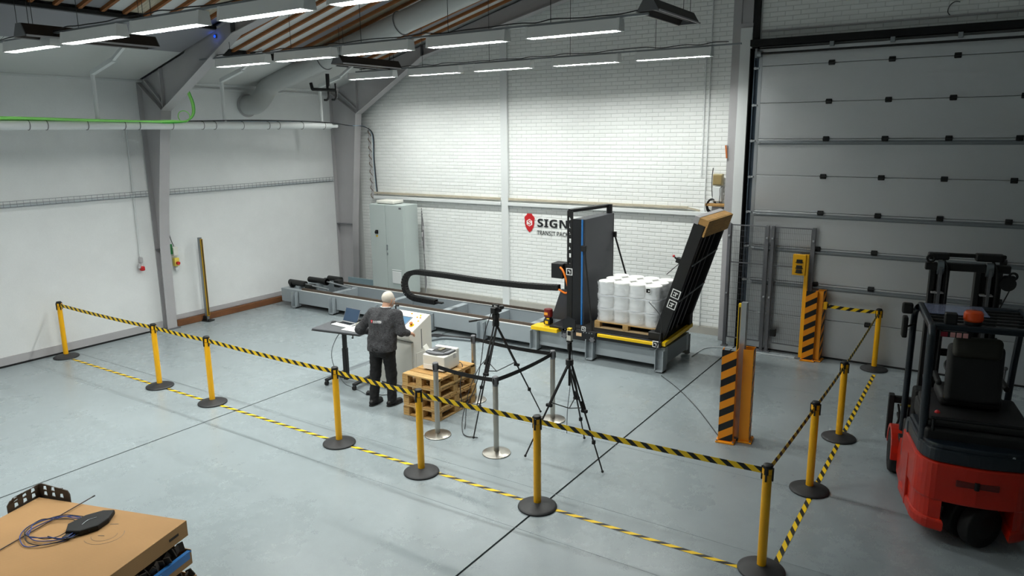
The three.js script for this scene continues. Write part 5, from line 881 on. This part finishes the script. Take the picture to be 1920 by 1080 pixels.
{
  const root = thing('person', 'white haired man in a dark grey fleece jacket and black trousers leaning over the console', 'person', [6.55, 0, 5.84], .2); root.scale.setScalar(.945);
  // local frame: he looks along -z, his right side is +x
  const hip = s => [s * .095, .88, .0], knee = s => s < 0 ? [-.125, .47, .02] : [.115, .47, -.03], ank = s => s < 0 ? [-.14, .085, .075] : [.125, .085, .0];
  const shR = [.205, 1.355, -.11], elR = [.30, 1.13, -.05], wrR = [.262, 1.035, -.315];
  const shL = [-.205, 1.35, -.11], elL = [-.40, 1.10, -.05], wrL = [-.385, 1.0, -.30];
  const neck0 = [0, 1.39, -.12], neck1 = [.005, 1.47, -.165], headC = [.02, 1.55, -.205];
  const turn = -.28, tilt = .32;                        // head turned to his right and bent down
  const hm = new THREE.Matrix4().makeRotationFromEuler(new THREE.Euler(-tilt, turn, 0, 'YXZ')); hm.setPosition(...headC);
  const hInv = hm.clone().invert().elements;
  const toHead = f => (x, y, z) => f(hInv[0] * x + hInv[4] * y + hInv[8] * z + hInv[12], hInv[1] * x + hInv[5] * y + hInv[9] * z + hInv[13], hInv[2] * x + hInv[6] * y + hInv[10] * z + hInv[14]);
  // head, face towards -z of its own frame
  const skull = uni([ell([0, .025, .015], [.076, .088, .096]), ell([0, -.035, -.03], [.058, .072, .066]), ell([0, -.085, -.055], [.03, .022, .026])], .04);
  const face = uni([skull, cap([0, .012, -.088], [0, -.02, -.112], .009, .014), ell([0, .028, -.078], [.05, .012, .018]), cap([-.02, -.052, -.088], [.02, -.052, -.088], .008, .008), cap([-.02, -.064, -.085], [.02, -.064, -.085], .008, .008), ell([.042, -.03, -.06], [.024, .024, .024]), ell([-.042, -.03, -.06], [.024, .024, .024])], .016);
  const sub = (a, b, k) => -smin(-a, b, k);
  const ear = s => uni([ell([s * .079, -.004, .012], [.009, .034, .021], [0, s * .35, 0]), ell([s * .076, -.034, .004], [.008, .011, .01])], .008);
  const eyeHole = s => ell([s * .03, .008, -.094], [.015, .009, .012]);
  const earR = ear(1), earL = ear(-1), eR = eyeHole(1), eL = eyeHole(-1);
  const headF = toHead((x, y, z) => smin(smin(sub(sub(face(x, y, z), eR(x, y, z), .008), eL(x, y, z), .008), earR(x, y, z), .008), earL(x, y, z), .008));
  const neckF = uni([cap(neck0, neck1, .062, .057), cap(neck1, [headC[0], headC[1] - .03, headC[2] + .01], .057, .058)], .03);
  // trunk and limbs
  const torso = [cap([-.075, .9, .0], [-.09, 1.25, -.06], .105, .1), cap([.075, .9, .0], [.09, 1.25, -.06], .105, .1), cap([-.15, 1.34, -.1], [.15, 1.34, -.1], .068, .068), cap([0, .95, -.04], [0, 1.25, -.12], .11, .095), cap([-.05, .88, .04], [.05, .88, .04], .1, .1)];
  const armR = [cap(shR, elR, .055, .042), cap(elR, wrR, .042, .028)], armL = [cap(shL, elL, .055, .042), cap(elL, wrL, .042, .028)];
  const leg = s => [cap(hip(s), knee(s), .083, .055), cap(knee(s), ank(s), .052, .036)];
  const bodyF = uni([...torso, ...armR, ...armL, ...leg(1), ...leg(-1), cap([0, 1.36, -.11], neck1, .06, .055)], .035);
  // hands: palm, four fingers of unequal length with bends, thumb from the side of the palm
  function hand(w, dir, up, side, curl) {              // dir: along the fingers; up: back of the hand; side: towards the thumb
    const D = V(...dir).normalize(), U = V(...up).addScaledVector(D, -V(...up).dot(D)).normalize(), S = new THREE.Vector3().crossVectors(D, U).multiplyScalar(side), W = V(...w);
    const P = (a, b, c) => { const p = W.clone().addScaledVector(D, a).addScaledVector(S, b).addScaledVector(U, c); return [p.x, p.y, p.z]; };
    const l = [cap(P(0, 0, 0), P(.03, 0, 0), .024, .026)];
    const palm = uni([cap(P(.02, .022, 0), P(.085, .028, .002), .015, .012), cap(P(.02, .008, 0), P(.088, .009, .004), .015, .012), cap(P(.02, -.008, 0), P(.085, -.010, .003), .015, .012), cap(P(.02, -.020, 0), P(.078, -.028, 0), .015, .011)], .02);
    const fingers = [[.028, .072, 0], [.0095, .08, .004], [-.0095, .074, .004], [-.028, .058, .0]].map(([s, len, u0], i) => {
      const b = [.086 - (i === 3 ? .008 : 0), u0]; let a = curl[i] * .45, q = b.slice(); const segs = []; const ls = [.45, .32, .25];
      for (let k = 0; k < 3; k++) { const n = [q[0] + Math.cos(a) * len * ls[k], q[1] - Math.sin(a) * len * ls[k]]; segs.push(cap(P(q[0], s * (1 + .12 * k), q[1]), P(n[0], s * (1 + .12 * (k + 1)), n[1]), .0092 - k * .0006, .0086 - k * .0008)); q = n; a += curl[i]; }
      return uni(segs, .006);
    });
    const thumb = uni([cap(P(.022, .026, -.006), P(.052, .052, -.016), .014, .011), cap(P(.052, .052, -.016), P(.078, .060, -.03), .0105, .0095), cap(P(.078, .060, -.03), P(.098, .058, -.044), .0095, .008)], .008);
    const f = uni([l[0], palm], .02);
    return (x, y, z) => { let d = smin(f(x, y, z), thumb(x, y, z), .012); for (const g of fingers) d = smin(d, g(x, y, z), .004); return d; };
  }
  const hR = hand(wrR, [.2, -.25, -.94], [.25, .95, -.12], -1, [.55, .6, .62, .65]), hL = hand(wrL, [.25, -.28, -.9], [-.1, .95, -.25], 1, [.3, .32, .34, .36]);
  const around = (c, r) => [c.map(v => v - r), c.map(v => v + r)];
  const skin = mat(0xc89a80, .55), gs = [nets(bodyF, [-.54, .02, -.48], [.47, 1.5, .25], .011), nets((x, y, z) => smin(headF(x, y, z), neckF(x, y, z), .03), [-.12, 1.38, -.36], [.15, 1.72, -.05], .0045)];
  for (const [f, c] of [[hR, [wrR[0] - .02, wrR[1] - .02, wrR[2] - .09]], [hL, [wrL[0] + .02, wrL[1] - .03, wrL[2] - .08]]]) { const [lo, hi] = around(c, .14); gs.push(nets(f, lo, hi, .0035)); }
  const person = mesh(root, 'body', gs.map(g => { const q = g.toNonIndexed(); q.setAttribute('uv', new THREE.Float32BufferAttribute(new Float32Array(q.attributes.position.count * 2), 2)); return q; }), skin);
  const child = (name, g, m) => { const q = g.toNonIndexed(); return mesh(root, name, [uvBox(q)], m, true); };
  // hair: short, white, thin on top
  const hn = fbm(91, 8, 2);
  child('hair', nets(toHead((x, y, z) => { const s = skull(x, y, z) - .006 - .006 * hn((x + .5) * 1.0, (y + z + .5)); const cutFace = Math.max(-(z + .035 - Math.max(0, y - .05) * .5), -(y + .055 - z * .15)); return Math.max(s, cutFace); }), [-.12, 1.42, -.36], [.15, 1.72, -.05], .0045), mat(0xcdc4b8, .9));
  for (const s of [-1, 1]) mesh(root, 'eye', sph(.011, s * .03, .008, -.083, 1, 1, 1, 12).applyMatrix4(hm), M.white);
  // jacket: heather fleece, loose; open at the neck, ends at hip and wrists
  const jn = noise(71, 16), inflate = (l, r) => l.map(f => (x, y, z) => f(x, y, z) - r);
  const jack = uni([...inflate(torso, .03), cap([-.085, .84, .015], [-.09, 1.0, .0], .135, .13), cap([.085, .84, .015], [.09, 1.0, .0], .135, .13), cap(shR, elR, .086, .068), cap(elR, wrR, .066, .048), cap(shL, elL, .086, .068), cap(elL, wrL, .066, .048), cap([0, 1.36, -.11], [0, 1.44, -.14], .082, .076)], .045);
  const plane = (p, n) => (x, y, z) => (x - p[0]) * n[0] + (y - p[1]) * n[1] + (z - p[2]) * n[2];
  const unit = (a, b) => { const v = V(b[0] - a[0], b[1] - a[1], b[2] - a[2]).normalize(); return [v.x, v.y, v.z]; };
  const cutR = plane(wrR, unit(elR, wrR)), cutL = plane(wrL, unit(elL, wrL));
  const near = (x, y, z, p, r) => Math.hypot(x - p[0], y - p[1], z - p[2]) - r;
  const jf = (x, y, z) => {
    let d = jack(x, y, z) + .011 * (jn(x * 1.7 + .3, y * 1.3 + z * .9) - .5) + .004 * Math.sin(y * 46 + x * 14) * Math.max(0, .5 - Math.abs(y - .98) * 2.4);
    d = Math.max(d, .845 + .02 * x - y);                // hem
    d = Math.max(d, plane([0, 1.455, -.15], [0, .93, -.1])(x, y, z));
    if (x > 0) d = Math.max(d, Math.min(cutR(x, y, z), near(x, y, z, wrR, .12) < 0 ? 9 : -9)); else d = Math.max(d, Math.min(cutL(x, y, z), near(x, y, z, wrL, .12) < 0 ? 9 : -9));
    return d;
  };
  const jg = nets(jf, [-.56, .82, -.48], [.48, 1.5, .24], .0095);
  const jacket = child('jacket', jg, mat(0x606064, .95, 0, { map: rep(T.heather, .35) }));
  const neckRing = []; for (let i = 0; i < 20; i++) { const a = i / 20 * Math.PI * 2; neckRing.push([.071 * Math.cos(a), 1.452 + .008 * Math.sin(a), -.148 + .071 * Math.sin(a)]); }
  mesh(jacket, 'pale_collar', tube(neckRing, .008, 60, 8, true), M.white);
  mesh(root, 'cuff', [cyl([wrR[0] + .012, wrR[1] + .008, wrR[2] + .016], [wrR[0] - .002, wrR[1] - .002, wrR[2] - .012], .036, 18)], M.white);
  // mark on the back: small red shield and white lettering following the cloth
  {
    const cv = document.createElement('canvas'); cv.width = 256; cv.height = 64; const c = cv.getContext('2d');
    c.fillStyle = '#464649'; c.fillRect(0, 0, 256, 64); c.fillStyle = '#c0202a'; c.beginPath(); c.moveTo(4, 6); c.lineTo(24, 1); c.lineTo(44, 6); c.lineTo(42, 36); c.lineTo(24, 58); c.lineTo(6, 36); c.closePath(); c.fill(); c.fillStyle = '#f2f2f2'; c.fillRect(19, 18, 10, 16);
    c.font = 'bold 38px sans-serif'; c.fillText('SIGNODE', 50, 40, 198); c.fillRect(52, 48, 150, 4);
    const tx = new THREE.CanvasTexture(cv); tx.colorSpace = THREE.SRGBColorSpace;
    const w = .215, h = .054, nx = 24, ny = 8, P = [], U = [];
    const at = (i, j) => { const x = -.135 + w * i / nx, y = 1.245 - .012 * i / nx * 0 + h * j / ny; let z = .2; for (let k = 0; k < 60; k++) { const d = jf(x, y, z); if (d < .001) break; z -= Math.max(.0008, d * .7); } return [x, y, z + .003]; };
    for (let i = 0; i < nx; i++) for (let j = 0; j < ny; j++) for (const [a, b] of [[0, 0], [1, 0], [1, 1], [0, 0], [1, 1], [0, 1]]) { P.push(...at(i + a, j + b)); U.push((i + a) / nx, (j + b) / ny); }
    const g = new THREE.BufferGeometry(); g.setAttribute('position', new THREE.Float32BufferAttribute(P, 3)); g.setAttribute('uv', new THREE.Float32BufferAttribute(U, 2)); g.computeVertexNormals();
    const p = piece(jacket, 'back_print', g, new THREE.MeshStandardMaterial({ map: tx, roughness: .9 })); p.userData.label = 'small red mark with white lettering on the back';
  }
  // trousers and shoes
  const tr = uni([cap([-.07, .9, .0], [-.085, 1.03, -.035], .124, .122), cap([.07, .9, .0], [.085, 1.03, -.035], .124, .122), cap([0, .95, -.02], [0, 1.03, -.05], .125, .125), cap([-.055, .87, .045], [.055, .87, .045], .125, .125), cap([-.055, .95, .03], [.055, .95, .03], .125, .125), cap([-.05, .90, .02], [.05, .90, .02], .118, .118), cap(hip(-1), knee(-1), .108, .08), cap(knee(-1), [ank(-1)[0], .05, ank(-1)[2]], .078, .068), cap(hip(1), knee(1), .108, .08), cap(knee(1), [ank(1)[0], .05, ank(1)[2]], .078, .068)], .03);
  child('trousers', nets((x, y, z) => Math.max(tr(x, y, z) + .01 * (jn(x * 2, y * 2.2 + z) - .5), .045 - y, y - .895), [-.3, .03, -.2], [.3, 1.03, .22], .0095), mat(0x121214, .9));
  for (const s of [-1, 1]) {
    const a = ank(s), f = s > 0 ? [.28, -.96] : [.05, -1], P = (k, y, o = 0) => [a[0] + f[0] * k - f[1] * o, y, a[2] + f[1] * k + f[0] * o];
    const sh = uni([cap(P(-.06, .05), P(.02, .055), .04, .042), cap(P(.02, .05), P(.15, .038), .042, .034), cap(P(0, .06), P(-.01, .1), .045, .042), cap(P(.08, .035, .008), P(.16, .032, .004), .042, .034)], .03);
    const m = child('shoe', nets((x, y, z) => Math.max(sh(x, y, z), .012 - y), [a[0] - .15, 0, a[2] - .24], [a[0] + .16, .16, a[2] + .14], .006), M.black);
    const sole = nets((x, y, z) => Math.max(sh(x, .04, z) - .004, y - .02, .002 - y), [a[0] - .15, -.01, a[2] - .24], [a[0] + .16, .04, a[2] + .14], .006); const q = sole.toNonIndexed(); mesh(m, 'sole', [uvBox(q)], M.rubber, true);
  }
}
renderer.render(scene, camera);
